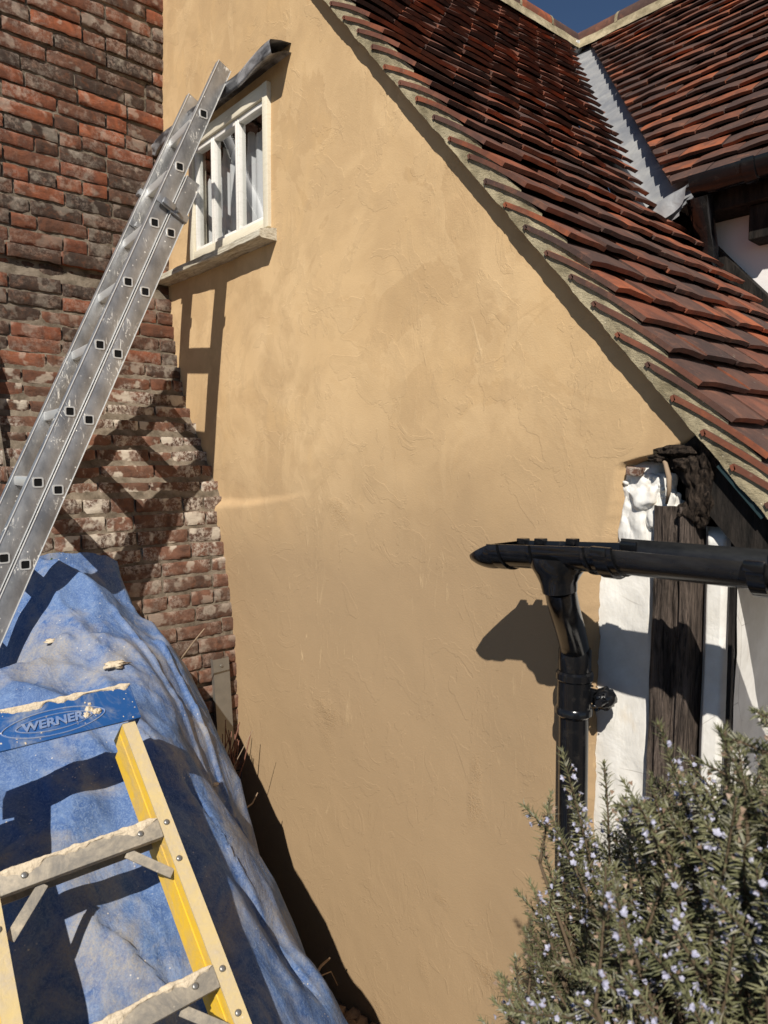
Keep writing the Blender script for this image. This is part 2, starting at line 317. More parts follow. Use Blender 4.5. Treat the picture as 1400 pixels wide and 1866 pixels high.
def leafm(name, a, b, rough=.55):
    t = NT(name, rough, .35); i = t.island(); c = t.mix(t.math('ADD', t.math('MULTIPLY', i, .55), t.math('MULTIPLY', t.ramp(t.noise(9, 3), [(.35, 0), (.65, 1)]), .45)), a, b); t.col(c)
    t.b.inputs['Transmission Weight'].default_value = 0.; return t.m
M_leaf = leafm('rosemary_leaf', (.070, .080, .034), (.235, .225, .120)); M_leafb = leafm('leaf_underside', (.20, .20, .14), (.28, .27, .20))
M_flow = leafm('rosemary_flower', (.29, .29, .39), (.46, .46, .56)); M_dry = leafm('dry_calyx', (.18, .12, .08), (.34, .24, .17))
M_stem = simple('woody_stem', (.10, .072, .045), .8, .2)
M_twig = simple('pale_twig', (.30, .22, .15), .8, .2); M_rtwig = simple('reddish_stalk', (.16, .07, .045), .6, .3)
t = NT('ground_soil', .95, .1); t.col(t.mix(t.noise(8, 5), (.10, .075, .05), (.20, .155, .11))); t.bump(t.noise(20, 5), .9, .02); M_soil = t.m
t = NT('rubble', .95, .1); t.col(t.mix(t.island(), (.12, .07, .045), (.30, .22, .15))); t.bump(t.noise(40, 5), .9, .006); M_rubble = t.m
t = NT('galvanised_steel', .42, .5); t.b.inputs['Metallic'].default_value = .6; t.col(t.mix(t.noise(20, 5), (.20, .19, .17), (.34, .32, .28))); M_galv = t.m
M_green = simple('moss_green', (.04, .07, .02), .9, .1, bump=(200, .9, .004))
M_teal = simple('roof_underlay', (.018, .038, .043), .8, .2)

# ------------------------------------------------------------------ ground
mb = MB(); mb.grid(lambda u, v: (lerp(-60, 60, u), lerp(-60, 60, v), GZ), 8, 8); g = mb.build('ground', M_soil); g['kind'] = 'structure'

# ------------------------------------------------------------------ main cottage
TH = radians(48.9); ND = Vector((sin(TH), 0, cos(TH))); UPS = Vector((-cos(TH), 0, sin(TH)))
YV = 1.512; C0 = Vector((-.921*YV/1.48, YV, .471*YV/1.48)); KH = .015; RZ = 2.84
def hh(y): return KH*max(0, y-YV)**2
def roofp(s, y, h=0.): # s up the slope from C0
    w = .007*fb(s*1.3, y*1.1, 3.) * sst(YV, YV+.3, y)
    q = C0 + UPS*s + ND*(hh(y)+h+w); return Vector((q.x, y, q.z))
def s_of_z(z, y): return (z - C0.z - ND.z*hh(y))/UPS.z
VB, VT = Vector((-1.30, 2.61, .94)), Vector((-2.79, 4.24, 2.78))   # valley line
def valley_y(z): return VB.y + (z-VB.z)*(VT.y-VB.y)/(VT.z-VB.z) if z > VB.z else 2.68
def valley_x(z): return VB.x + (z-VB.z)*(VT.x-VB.x)/(VT.z-VB.z)

cottage = thing('cottage', 'cottage gable with sand coloured lime render, small attic window and steep clay tiled roof', 'cottage', (-1.8, 1.6, GZ))

CH = [(-2.1, -2.63), (-1.33, -2.665), (-.85, -2.71), (-.40, -2.765), (-.133, -2.83), (.07, -2.98), (.27, -3.13), (.50, -3.22), (.80, -3.275), (.84, -3.285), (1.6, -3.335), (2.3, -3.29), (3.4, -3.25)]
def chx(z): return pw(z, CH)
# underside line of the verge, x as function of z
UL = [(a*YV/1.48, b*YV/1.48) for a, b in [(-.30, -.34), (-.097, -.529), (.087, -.696), (.303, -.888), (.493, -1.051), (.63, -1.178), (.84, -1.366), (1.124, -1.606), (1.454, -1.884), (1.57, -1.984), (2.95, -3.20)]]
def ulx(z): return pw(z, UL)
def rbx(z):
    if z > .075: return ulx(z) + .045
    return pw(z, [(-2.1, -.95), (-.24, -.945), (-.20, -.905), (-.14, -.893), (-.05, -.878), (-.012, -.872), (.0, -.862), (.012, -.83), (.022, -.765), (.045, -.715), (.075, -.66)])
def wall_y(x, z):
    y = WY - .010*fb(x*1.1, z*1.1, 1., 2) - .0022*fb(x*3, z*3, 8., 3) - .0005*fb(x*13, z*13, 2., 2)
    # sagging lip left by the old sill line
    x0 = -2.85; k = clamp((x-x0)/.72); zl = -.155 + .055*k*k + .004*noise.noise(Vector((x*9, 0, 0)))
    amt = .036*(1-k)**1.2*sst(x0-.05, x0+.02, x)
    if z < zl: y -= amt*sst(zl, zl-.035*(1-k)-.006, z)*(1-sst(zl-.05, zl-.55, z))
    y -= .020*sst(-.05, -.30, z)*sst(-1.35, -1.0, x)*sst(-.93, -1.0, x)
    return y
mb = MB(); NV, NU = 440, 230; za, zb = GZ-.02, 2.9
rows = []
def wfn(u, v):
    z = lerp(za, zb, v); L = chx(z) - .03; Rr = max(rbx(z) + (.007*noise.noise(Vector((0, 0, z*17))) + .004*noise.noise(Vector((4, 0, z*61))) if z < .075 else 0), L+.01)
    x = lerp(L, Rr, u); y = wall_y(x, z)
    if z < .09:
        d = (Rr-x); y += .022*(1-sst(0, .028, d))
        if z > -.03: y += .02*(1-sst(0, .03, z+.012))*sst(-.9, -.84, x) if z > -.012 else 0
    return (x, y, z)
mb.grid(wfn, NU, NV)
HX0, HX1, HZ0, HZ1 = -3.015, -2.405, .935, 1.436
def inhole(f):
    c_ = [mb.v[i] for i in f]; return all(HX0 < p[0] < HX1 and HZ0 < p[2] < HZ1 for p in c_)
mb.f = [f for f in mb.f if not inhole(f)]; mb.m = [0]*len(mb.f)
# returned edge down the right boundary, so the coat has thickness
def efn(u, v):
    p = wfn(1, v); return (p[0]-.012*u, lerp(p[1], WY+.09, u), p[2])
mb.grid(efn, 2, NV)
mb.build('rendered_wall', M_render, cottage, smooth=True)
# masonry body behind the coat (keeps light out)
mb = MB(); 
for body in ([(-3.3, GZ), (-.70, GZ), (-.70, .02), (-.80, .10), (-1.30, .86), (-3.3, .86)], [(-3.3, .86), (-3.06, .86), (-3.06, 1.50), (-3.3, 1.50)],
             [(-2.36, .86), (-1.38, .86), (-1.93, 1.50), (-2.36, 1.50)], [(-3.3, 1.50), (-1.93, 1.50), (-2.97, 2.70), (-3.3, 2.70)]):
    k = len(body); mb.add([(x, WY+.09, z) for x, z in body]+[(x, WY+.14, z) for x, z in body], [tuple(range(k))[::-1], tuple(range(k, 2*k))]+[(i, (i+1) % k, (i+1) % k+k, i+k) for i in range(k)])
mb.build('wall_core', M_dark, cottage)

# limewashed infill panels
def panel(x0, x1, z0, z1, yb, seed, amp=.012, nu=30, nv=160, edge=.02):
    mb = MB()
    def fn(u, v):
        x = lerp(x0, x1, u); z = lerp(z0, z1, v)
        y = yb - amp*fb(x*5, z*3.5, seed, 3) - amp*.5*abs(noise.noise(Vector((x*8, z*3, seed))))
        d = min(x-x0, x1-x, z1-z); y += .03*(1-sst(0, edge, d)); return (x, y, z)
    mb.grid(fn, nu, nv); return mb
pa = panel(-.975, -.795, GZ, .005, WY+.022, 3., .013)
pa.build('limewash_panel', M_lime, cottage, smooth=True, label='limewashed infill panel between the render and the oak post')
panel(-.70, -.632, GZ, -.14, WY+.022, 9., .006).build('limewash_panel', M_lime, cottage, smooth=True, label='narrow limewashed strip right of the oak post')
# hollow, broken plaster shoulder at the panel head
mb = MB(); mb.blob((-.825, WY+.030, -.070), (.056, .026, .052), 5, .6, 1.8, 4.); mb.blob((-.855, WY+.030, -.150), (.045, .020, .10), 5, .35, 1.8, 9.)
mb.blob((-.795, WY+.03, -.110), (.048, .022, .06), 5, .5, 2.2, 6.)
for i in range(34):
    a = random.Random(i); th = a.uniform(-.4, 2.6); mb.blob((-.835+.052*cos(th), WY+.012+a.uniform(0, .012), -.075+.048*sin(th)), a.uniform(.004, .010), 1, .6, 3, i)
for v_i, v in enumerate(mb.v):
    q = Vector(v)*1.0; d_ = .009*noise.noise(q*24) + .004*(noise.ridged_multi_fractal(q*30, 1., 2.2, 4, 1., 2.)-1) + .0012*noise.noise(q*110); mb.v[v_i] = (v[0]+d_*.5, v[1]-d_, v[2]+d_*.5)
mb.build('broken_plaster', M_lime, cottage, smooth=True)
# oak post
random.seed(3)
mb = MB()
def post(u, v):
    z = lerp(GZ, -.095, v); w = .047*(1 + .05*noise.noise(Vector((0, 0, z*4)))); cx = -.750 + .006*noise.noise(Vector((3, 0, z*2)))
    a = lerp(-1, 1, u); x = cx + a*w
    gr = noise.ridged_multi_fractal(Vector((x*38 + .9*noise.noise(Vector((x*6, z*3, 1))) , z*2.6, 2)), 1., 2., 4, 1., 2.)
    y = WY - .012 + .012*abs(a)**6 - .006*gr + .004*noise.noise(Vector((x*90, z*6, 0)))
    y += .014*sst(.55, .95, noise.noise(Vector((x*30, z*1.2, 7)))+.5); 
    if u in (0, 1): y = WY+.08
    return (x, y, z)
mb.grid(post, 70, 340); mb.build('oak_post', M_oak, cottage, smooth=True)
# gnarled beam end on top of the post
mb = MB()
for (x, z, rx, rz, s_, yy) in [(-.700, -.02, .035, .06, 1, -.01), (-.745, .028, .05, .014, 5, -.02), (-.690, -.075, .030, .055, 8, -.015), (-.712, -.105, .035, .030, 12, -.01), (-.785, .012, .028, .010, 3, -.02), (-.67, .02, .045, .06, 6, -.01), (-.725, .0, .025, .02, 16, -.02)]:
    mb.blob((x, WY+.03+yy, z), (rx, .035, rz), 5, .35, 1.9, s_)
for v_i, v in enumerate(mb.v):
    gq = noise.ridged_multi_fractal(Vector((v[0]*55 + v[2]*18, v[1]*20, v[2]*14)), 1., 2., 3, 1., 2.); mb.v[v_i] = (v[0], v[1]-.007*gq, v[2])
mb.build('beam_end', M_oakd, cottage, smooth=True)
mb = MB(); pts = [(-.785, WY-.006, .02), (-.765, WY-.02, .0), (-.752, WY-.028, -.03), (-.752, WY-.026, -.06), (-.765, WY-.01, -.09)]
mb.tube(pts, [.003, .005, .006, .005, .003], 8); mb.build('split_lath', M_twig, cottage, smooth=True)
mb = MB(); mb.box((-.853, WY+.02, -.018), (.036, .05, .02), Matrix.Rotation(.1, 3, 'Y'), bev=.003); mb.build('exposed_brick', M_brick, cottage)
# dark corner stud, black sheet standing for the shaded recess under the eave
mb = MB(); mb.box((-.629, WY+.028, (GZ-.1)/2), (.009, .012, -GZ-.1)); mb.build('corner_strip', M_dark, cottage)
mb = MB(); eb = [(-.87, -.16), (-.635, -.16), (-.635, -.06), (-.72, .035), (-.80, .10), (-.87, .10)]; mb.add([(x, WY+.075, z) for x, z in eb]+[(x, WY+.10, z) for x, z in eb], [(5, 4, 3, 2, 1, 0), (6, 7, 8, 9, 10, 11)]+[(i, (i+1) % 6, (i+1) % 6+6, i+6) for i in range(6)]); mb.build('eave_recess_shade', M_dark, cottage)
# side wall below the eave, facing away to the right
mb = MB(); mb.grid(lambda u, v: (-.628 + .006*fb(u*6, v*8, 1.), lerp(WY+.05, 2.78, u), lerp(GZ, -.07, v)), 30, 50, flip=False); mb.build('side_wall', M_lime, cottage, smooth=True)

# roof tiles
def tile_geo(mb, fr_, w, L, t_, tilt, rnd, nib=False, mi=0):
    """fr_(a,l,h): a across, l up-slope from tail, h off the slope -> world"""
    n = 4 if not nib else 10; prof = []
    for i in range(n+1):
        l = L*i/n; h = -tilt*l + .005*sin(pi*min(1, l/L)) 
        prof.append((l, h))
    if nib: prof += [(L+.007, -tilt*L-.003), (L+.009, -tilt*L-.012)]
    vs = []; m = 4; cam_ = rnd.uniform(.0, .005); rj = [rnd.gauss(0, .0014) for _ in range(5)]; rk = [rnd.gauss(0, .0010) for _ in range(5)]
    for (l, h) in prof:
        for j in range(m+1):
            a = lerp(-w/2, w/2, j/m); e = cam_*(1-(2*j/m-1)**2) - cam_
            vs.append(fr_(a, l + (rj[j] if l == 0 else 0), h+e+rk[j]*(1-l/L)))
    N = len(vs); n2 = len(prof)
    for idx, (l, h) in enumerate(prof):
        for j in range(m+1):
            a = lerp(-w/2, w/2, j/m); e = cam_*(1-(2*j/m-1)**2) - cam_
            ll, hh_ = (l, h+e-t_) if not (nib and idx >= n) else (l-.012*min(1, (idx-n+1)/2), h-t_*(1 if idx == n else .4))
            vs.append(fr_(a, ll + (rj[j] if l == 0 else 0), hh_+rk[j]*(1-l/L)))
    fs = []
    for i in range(n2-1):
        for j in range(m):
            a = i*(m+1)+j; fs.append((a, a+1, a+m+2, a+m+1)); fs.append((N+a, N+a+m+1, N+a+m+2, N+a+1))
    for j in range(m):
        fs.append((j, N+j, N+j+1, j+1)); a = (n2-1)*(m+1)+j; fs.append((a, a+1, N+a+1, N+a))
    for i in range(n2-1):
        a = i*(m+1); fs.append((a, a+m+1, N+a+m+1, N+a)); b = a+m; fs.append((b, N+b, N+b+m+1, b+m+1))
    mb.add(vs, fs, mi)
G = .102; TW = .165; TT = .0125; TILT = .262
rnd = random.Random(11)
mb = MB(); vb = MB()
i0 = -9
for ci in range(i0, 36):
    s0 = ci*G + (.0 if ci % 1 == 0 else 0); z0 = roofp(s0, 2.5).z
    if z0 > RZ: break
    y = YV - .004; first = True
    half = (ci % 2 == 0)
    while True:
        w = TW*(1.5 if (first and half) else 1.) ; w_ = w - .004
        if first and half: w_ = w-.004
        zc = roofp(s0, y+w/2).z; yv = valley_y(zc) - (.03 if zc > VB.z+.05 else 0)
        if y > yv-.03: break
        ww = min(w_, yv-y)
        lift = rnd.uniform(-.001, .005); rot = rnd.uniform(-.018, .018); sl = rnd.uniform(-.006, .006); tl = TILT + rnd.uniform(-.02, .03)
        yc = y+ww/2; fi_ = first
        if first: lift = rnd.uniform(0, .003); rot *= .3; sl *= .6
        col_wave = .004*fb(s0*2, y*2.5, 9.)
        def fr_(a, l, h, yc=yc, s0=s0, lift=lift, rot=rot, sl=sl, ww=ww):
            s_ = s0+sl+l+rot*a; q = roofp(s_, yc+a, h+lift+col_wave+(rot*.6)*a); lim = valley_y(q.z) - (.075 if q.z > VB.z+.05 else -.02)
            return q if q.y < lim else Vector((roofp(s_, lim, h+lift+col_wave).x, lim, roofp(s_, lim, h+lift+col_wave).z))
        tile_geo(vb if fi_ else mb, fr_, ww, .225 if fi_ else .19, .0125 if fi_ else TT, tl*(1.0 if fi_ else 1.), rnd, nib=fi_)
        y += w; first = False
mb.build('roof_tiles', M_tile, cottage, smooth=True, sharp=35)
vb.build('verge_tiles', M_tile, cottage, smooth=True, sharp=35)
# mortar bedding of the verge
mb = MB(); NS = 420; s_a, s_b = -.95, 3.3
def vfn(u, v):
    s = lerp(s_a, s_b, v); ph = (s/G) % 1.0
    top = -.020 - .010*ph + .003*noise.noise(Vector((s*30, 0, 0)))
    h = lerp(-.088 + .004*noise.noise(Vector((s*14, 5, 0))) + .002*noise.noise(Vector((s*60, 5, 0))), top, u)
    q = C0 + UPS*s + ND*h; return (q.x, YV + .0025 - .003*fb(s*9, h*30, 2.) - .0015*noise.noise(Vector((s*70, h*70, 0))), q.z)
mb.grid(vfn, 14, NS, flip=True)
def vun(u, v): q = vfn(0, v); return (q[0], lerp(q[1], WY+.12, u), q[2]-.0)
mb.grid(vun, 2, NS); mb.build('verge_bedding', M_vmortar, cottage, smooth=True, sharp=50)
# deck under the tiles
mb = MB()
def deck(u, v):
    s = lerp(-.95, s_b+.1, v); z = (C0+UPS*s).z; y = lerp(YV+.03, min(4.0, valley_y(z)-.22) if z > VB.z+.1 else 2.66, u); return roofp(s, y, -.075)
mb.grid(deck, 20, 40); mb.build('roof_deck', M_dark, cottage)
mb = MB(); apex = roofp(s_of_z(RZ, YV), YV); ap2 = roofp(s_of_z(RZ, 4.3), 4.3)
mb.add([apex, ap2, (ap2.x-2.4, 4.3, GZ+1.5), (apex.x-2.4, YV, GZ+1.5)], [(0, 1, 2, 3)]); mb.build('rear_slope', M_tiled, cottage)
# dark flashing strip, its black standing for the shade gap beside the wing wall
mb = MB(); sA, sB = -1.0, .62
mb.grid(lambda u, v: roofp(lerp(sA, sB, v), 2.70 + .05*(u > .5), -.10 if u in (0, 1) else .012), 3, 24)
mb.build('abutment_shade_strip', M_dark, cottage)
# rafter and underlay below the verge foot
mb = MB(); d = UPS
def bar(mb, s0, s1, h0, h1, y0, y1, mi=0):
    vs = [C0 + UPS*s + ND*h for s in (s0, s1) for h in (h0, h1)]; mb.add([(q.x, y, q.z) for q in vs for y in (y0, y1)], [(0, 1, 3, 2), (4, 6, 7, 5), (0, 4, 5, 1), (2, 3, 7, 6), (0, 2, 6, 4), (1, 5, 7, 3)], mi)
bar(mb, -.95, -.47, -.185, -.092, WY-.006, WY+.08); mb.build('rafter_end', M_dark, cottage)  # rafter coloured black for the shadow below the verge
mb = MB(); bar(mb, -.70, -.56, -.100, -.088, YV+.012, WY-.03); mb.build('underlay_strip', M_teal, cottage)
# ridge
def ridge(mb, mt, pts, r=.085, L=.30, mi=0):
    pts = [Vector(p) for p in pts]; total = (pts[-1]-pts[0]).length; n = int(total/L)
    for i in range(n):
        a = pts[0].lerp(pts[-1], i/n); b = pts[0].lerp(pts[-1], (i+1)/n); dd = (b-a)*.012
        prof = [(r*cos(q), r*sin(q)*.95) for q in [pi*k/12-.15 for k in range(0, 13)]]
        off = Vector((0, 0, random.uniform(-.004, .004)))
        mb.sweep(prof + [(x*.86, y*.86) for x, y in prof[::-1]], [a+dd+off, b-dd+off], closed=True, cap=True, mi=mi)
    prof = [(-(r+.012), -.055), (-(r+.002), -.012), (r*.8, .05), (-r*.8, .05)]
    m_ = 60
    for sgn in (-1, 1):
        mt.sweep([(sgn*(r+.022), -.075), (sgn*(r-.004), .0), (sgn*r*.7, .03)], [pts[0].lerp(pts[-1], k/m_) + Vector((0, 0, .006*noise.noise(Vector((k*.6, sgn, 0))))) for k in range(m_+1)])
    for i in range(1, n):
        c_ = pts[0].lerp(pts[-1], i/n); dv = (pts[-1]-pts[0]).normalized()*.010
        mt.sweep([((r+.004)*cos(q), (r+.003)*sin(q)*.95) for q in [pi*k/12-.15 for k in range(0, 13)]], [c_-dv, c_+dv])
r1 = roofp(s_of_z(RZ, YV), YV, -.03); r2 = roofp(s_of_z(2.80, 4.22), 4.22, -.03)
m1 = MB(); m2 = MB(); ridge(m1, m2, [r1, r2]); m1.build('ridge_tiles', M_tile, cottage, smooth=True, sharp=40); m2.build('ridge_bedding', M_vmortar, cottage, smooth=True)

# attic window
FX0, FX1, FZ0, FZ1 = -3.035, -2.385, .915, 1.456
win = MB()
def bx(mb, x0, x1, y0, y1, z0, z1, bev=.002, mi=0): mb.box(((x0+x1)/2, (y0+y1)/2, (z0+z1)/2), (x1-x0, y1-y0, z1-z0), bev=bev, mi=mi)
fy = WY-.018
bx(win, FX0, FX0+.034, fy, fy+.07, FZ0, FZ1); bx(win, FX1-.034, FX1, fy, fy+.07, FZ0, FZ1)
bx(win, FX0+.034, FX1-.034, fy+.002, fy+.07, FZ0, FZ0+.035); bx(win, FX0+.034, FX1-.034, fy+.002, fy+.07, FZ1-.05, FZ1)
wf = win.build('window_frame', M_frame, cottage, smooth=True, sharp=40)
sash = MB(); sx0, sx1 = FX0+.036, FX1-.036; xs = [sx0, -2.835, -2.630, sx1]; sy = fy+.012
for a, b in zip(xs, xs[1:]):
    bx(sash, a+.001, a+.014, sy, sy+.035, FZ0+.037, FZ1-.052); bx(sash, b-.014, b-.001, sy, sy+.035, FZ0+.037, FZ1-.052)
    bx(sash, a+.014, b-.014, sy+.001, sy+.035, FZ0+.037, FZ0+.052); bx(sash, a+.014, b-.014, sy+.001, sy+.035, FZ1-.072, FZ1-.052)
sash.build('sash', M_sash, wf, smooth=True, sharp=40)
for a, b in zip(xs, xs[1:]):
    p = MB(); p.grid(lambda u, v, a=a, b=b: (lerp(a+.013, b-.013, u), sy+.017+.0006*noise.noise(Vector((a*9+u*1.5, v*2, 0))), lerp(FZ0+.050, FZ1-.070, v)), 10, 20); p.build('pane', M_glass, wf, smooth=True)
cu = MB()
def curt(u, v):
    x = lerp(-3.10, -2.38, u); k = .5+.5*math.tanh(6*noise.noise(Vector((x*13, 0, 4)))); zt = 1.27 + .12*k + .02*noise.noise(Vector((x*40, 0, 4)))
    return (x, WY+.074+.008*sin(x*90)+.008*k, lerp(FZ0-.03, zt, v))
cu.grid(curt, 160, 4)
cu.build('net_curtain', M_curtain, wf, smooth=True)
rm = MB(); bx(rm, FX0-.1, FX1+.1, WY+.055, WY+.06, FZ0-.1, FZ0+.02, 0)
rm.add([(x, y, z) for x in (FX0-.06, FX1+.06) for y in (WY+.06, WY+.8) for z in (FZ0-.1, FZ1+.1)], [(0, 1, 3, 2), (4, 6, 7, 5), (2, 3, 7, 6), (0, 2, 6, 4), (1, 5, 7, 3)])
rm.build('room_interior', M_room, wf)
sl = MB()
def sillp(x, y, z): return (x, y + .003*noise.noise(Vector((x*20, y*20, z*20))), z + .003*noise.noise(Vector((x*11, y*30, 3))))
def sfn(u, v):
    prof = [(WY+.02, .905), (WY-.02, .898), (WY-.072, .886), (WY-.078, .881), (WY-.078, .858), (WY-.070, .853), (WY+.02, .853)]
    k = v*6; i = min(5, int(k)); f = k-i; y = lerp(prof[i][0], prof[i+1][0], f); z = lerp(prof[i][1], prof[i+1][1], f); x = lerp(-3.285, -2.348, u)
    return sillp(x, y, z)
sl.grid(sfn, 90, 6); e = [sfn(1, k/6) for k in range(7)]; sl.add(e, [tuple(range(7))]); e = [sfn(0, k/6) for k in range(7)]; sl.add(e, [tuple(range(7))[::-1]])
sl.build('window_sill', M_sill, cottage, smooth=True, sharp=35)
# folded lead hood over the window
fl = MB()
def hood(u, v):
    x = lerp(-3.36, -2.245, u); w_ = .004*noise.noise(Vector((x*5, v*1.5, 0))) + .0015*noise.noise(Vector((x*22, v*5, 2)))
    out = .066 + .022*sst(-2.6, -2.25, x) + .012*noise.noise(Vector((x*5, 0, 9)))
    prof = [(WY+.01, 1.540), (WY-out*.5, 1.532), (WY-out, 1.518), (WY-out-.004, 1.508), (WY-out+.004, 1.474), (WY-out+.010, 1.472), (WY-.03, 1.502), (WY+.01, 1.506)]
    k = v*7; i = min(6, int(k)); f = k-i; y = lerp(prof[i][0], prof[i+1][0], f); z = lerp(prof[i][1], prof[i+1][1], f)
    crump = sst(-3.22, -3.36, x); return (x + .02*crump*noise.noise(Vector((y*40, z*40, 0))), y + w_ - .03*crump*noise.noise(Vector((x*30, z*30, 1))), z + w_ + .0*x - .035*crump*noise.noise(Vector((x*26, y*26, 5))) - .018*crump)
fl.grid(hood, 110, 28); fl.build('lead_hood', M_blead, cottage, smooth=True)

# ------------------------------------------------------------------ brick chimney
chim = thing('brick_chimney', 'old brick chimney breast stepping outward below the window, mixed dark and orange bricks', 'chimney', (-3.6, 1.2, GZ))
bk = MB(); rnd = random.Random(5)
def brick(mb, O, A, B, N, l, h, dep, seed):
    """O corner, A along, B up, N outward"""
    nu = max(6, int(l/.016)); nv = 6; vs = []; fs = []
    sk = rnd.uniform(-.004, .004); sk2 = rnd.uniform(-.004, .004); wob = rnd.uniform(.0012, .0034)
    for j in range(nv+1):
        for i in range(nu+1):
            a = i/nu; b = j/nv; da = min(a, 1-a)*l; db = min(b, 1-b)*h
            rr = .0032; o = -rr*(1-sst(0, .007, da))**1.5 - rr*(1-sst(0, .006, db))**1.5
            o += wob*fb(a*l*24+seed, b*h*34, seed, 3) + .0035*noise.noise(Vector((a*l*90, b*h*90, seed))) + sk*(a-.5)*2
            ea = .0028*noise.noise(Vector((b*6, seed, 1)))*(1 if i in (0, nu) else 0); eb = .0035*noise.noise(Vector((a*l*30, seed, 2+b)))*(1 if j in (0, nv) else 0) + .003*noise.noise(Vector((a*l*9, seed, 5)))
            vs.append(O + A*(a*l+ea) + B*(b*h+eb+sk2*(a-.5)) + N*o)
    for j in range(nv):
        for i in range(nu): k = j*(nu+1)+i; fs.append((k, k+1, k+nu+2, k+nu+1))
    n0 = len(vs); per = [i for i in range(nu+1)] + [j*(nu+1)+nu for j in range(1, nv+1)] + [nv*(nu+1)+i for i in range(nu-1, -1, -1)] + [j*(nu+1) for j in range(nv-1, 0, -1)]
    for p in per: vs.append(vs[p] - N*dep)
    m = len(per)
    for q in range(m): fs.append((per[q], n0+q, n0+(q+1) % m, per[(q+1) % m]))
    mb.add(vs, fs)
GA = .0665; z = GZ; r = 0; YF = .70
X, Y, Z = Vector((1, 0, 0)), Vector((0, 1, 0)), Vector((0, 0, 1))
while z < 3.0:
    zc = z+GA/2; x = chx(zc); step = 0
    if .83 < zc < .90: step = .022
    if .76 < zc < .83: step = -.012
    x += step + rnd.uniform(-.002, .003)
    yf = YF if zc < .83 else .62
    y = WY+.02; flem = r % 2; k = 0
    y -= rnd.uniform(.02, .10)
    edges = []
    yy = WY+.03; first = rnd.choice((.08, .11, .2))
    while yy > yf:
        l = first if k == 0 else (rnd.uniform(.205, .228) if rnd.random() < .68 else rnd.uniform(.098, .112))
        a = yy-l
        if a < yf+.05: a = yf; l = yy-a
        tl = rnd.uniform(-.004, .004)
        brick(bk, Vector((x+rnd.uniform(-.0025, .004), yy-.005, z+.005+tl)), -Y, Z, X, l-.010, GA-.0105+rnd.uniform(-.004, .001), .09, rnd.uniform(0, 99))
        yy = a; k += 1
    # front face courses
    xx = x - .006; 
    while xx > -4.1:
        l = rnd.choice((.215, .215, .105)); brick(bk, Vector((xx-l+.010, yf, z+.005)), X, Z, -Y, l-.010, GA-.0105, .07, rnd.uniform(0, 99)); xx -= l
    z += GA; r += 1
bk.build('brickwork', M_brick, chim, smooth=True, sharp=60)
mo = MB()
def mfn(u, v):
    z = lerp(GZ, 3.02, v); y = lerp((YF if z < .83 else .62)+.012, WY+.05, u); return (chx(z)-.0105+.004*fb(y*25, z*25, 3.), y, z)
mo.grid(mfn, 60, 300, flip=False)
mo.add([(-4.1, YF+.012, GZ), (-2.62, YF+.012, GZ), (-2.85, YF+.012, -.13), (-3.29, YF+.012, .83), (-4.1, YF+.012, .83), (-4.1, .632, .83), (-3.30, .632, .83), (-3.30, .632, 3.02), (-4.1, .632, 3.02)], [(0, 1, 2, 3, 4), (5, 6, 7, 8)])
mo.build('mortar_joints', M_mortar, chim, smooth=True)
# ------------------------------------------------------------------ rear wing
wing = thing('cottage_wing', 'white walled wing behind, with darker clay tiles, black eave gutter and lead valley', 'house wing', (-.4, 2.9, GZ))
WYL = 2.76; EY, EZ = 2.60, 1.045
WP = atan2(2.80-EZ, 4.24-EY); WU = Vector((0, cos(WP), sin(WP))); WN = Vector((0, -sin(WP), cos(WP)))
def wroof(x, s, h=0.):
    q = Vector((x, EY, EZ)) + WU*s + WN*(h + .006*fb(x*1.3, s*1.4, 5.)); return q
def wcl(x, s, h): return wroof(max(x, valley_x(EZ + s*sin(WP)) + .075), s, h)
mb = MB(); rnd = random.Random(21); smax = (2.80-EZ)/sin(WP); ci = 0
WG = smax/25
while ci < 25:
    s0 = ci*WG; z0 = EZ + s0*sin(WP); xl = valley_x(z0) + .0
    x = 2.2 if ci % 2 else 2.2-TW/2
    while x > xl+.03:
        x2 = max(x-TW, xl); w_ = x-x2-.004
        lift = rnd.uniform(-.002, .004); rot = rnd.uniform(-.02, .02); sl_ = rnd.uniform(-.005, .005); xc = (x+x2)/2
        tile_geo(mb, lambda a, l, h, xc=xc, s0=s0, lift=lift, rot=rot, sl_=sl_: wcl(xc+a, s0+sl_+l+rot*a, h+lift+rot*.5*a), w_, .17, TT, TILT+rnd.uniform(-.02, .02), rnd)
        x -= TW
    ci += 1
# doubled eaves tile
for k in range(24):
    xc = -1.24+.09+k*TW
    tile_geo(mb, lambda a, l, h, xc=xc: wroof(xc+a, .012+l, h-.020), TW-.004, .15, TT, .12, rnd)
mb.build('wing_roof_tiles', M_tiled, wing, smooth=True, sharp=35)
mb = MB(); mb.grid(lambda u, v: wroof(lerp(valley_x(EZ+smax*v*sin(WP))+.27, 2.2, u), smax*v, -.075), 6, 30); mb.build('wing_roof_deck', M_dark, wing)
m1 = MB(); m2 = MB(); ridge(m1, m2, [(-2.80, 4.26, 2.775), (2.2, 4.26, 2.775)]); m1.build('wing_ridge_tiles', M_tile, wing, smooth=True, sharp=40); m2.build('wing_ridge_bedding', M_vmortar, wing, smooth=True)
mb = MB(); mb.add([(-2.8, 4.26, 2.78), (2.2, 4.26, 2.78), (2.2, 6, .9), (-2.8, 6, .9)], [(0, 1, 2, 3)]); mb.build('wing_rear_slope', M_tiled, wing)
mb = MB(); mb.grid(lambda u, v: (lerp(-1.9, 2.2, u), WYL + .006*fb(u*9, v*7, 2.), lerp(GZ, 1.06, v)), 60, 50); mb.build('wing_wall', M_wing, wing, smooth=True)
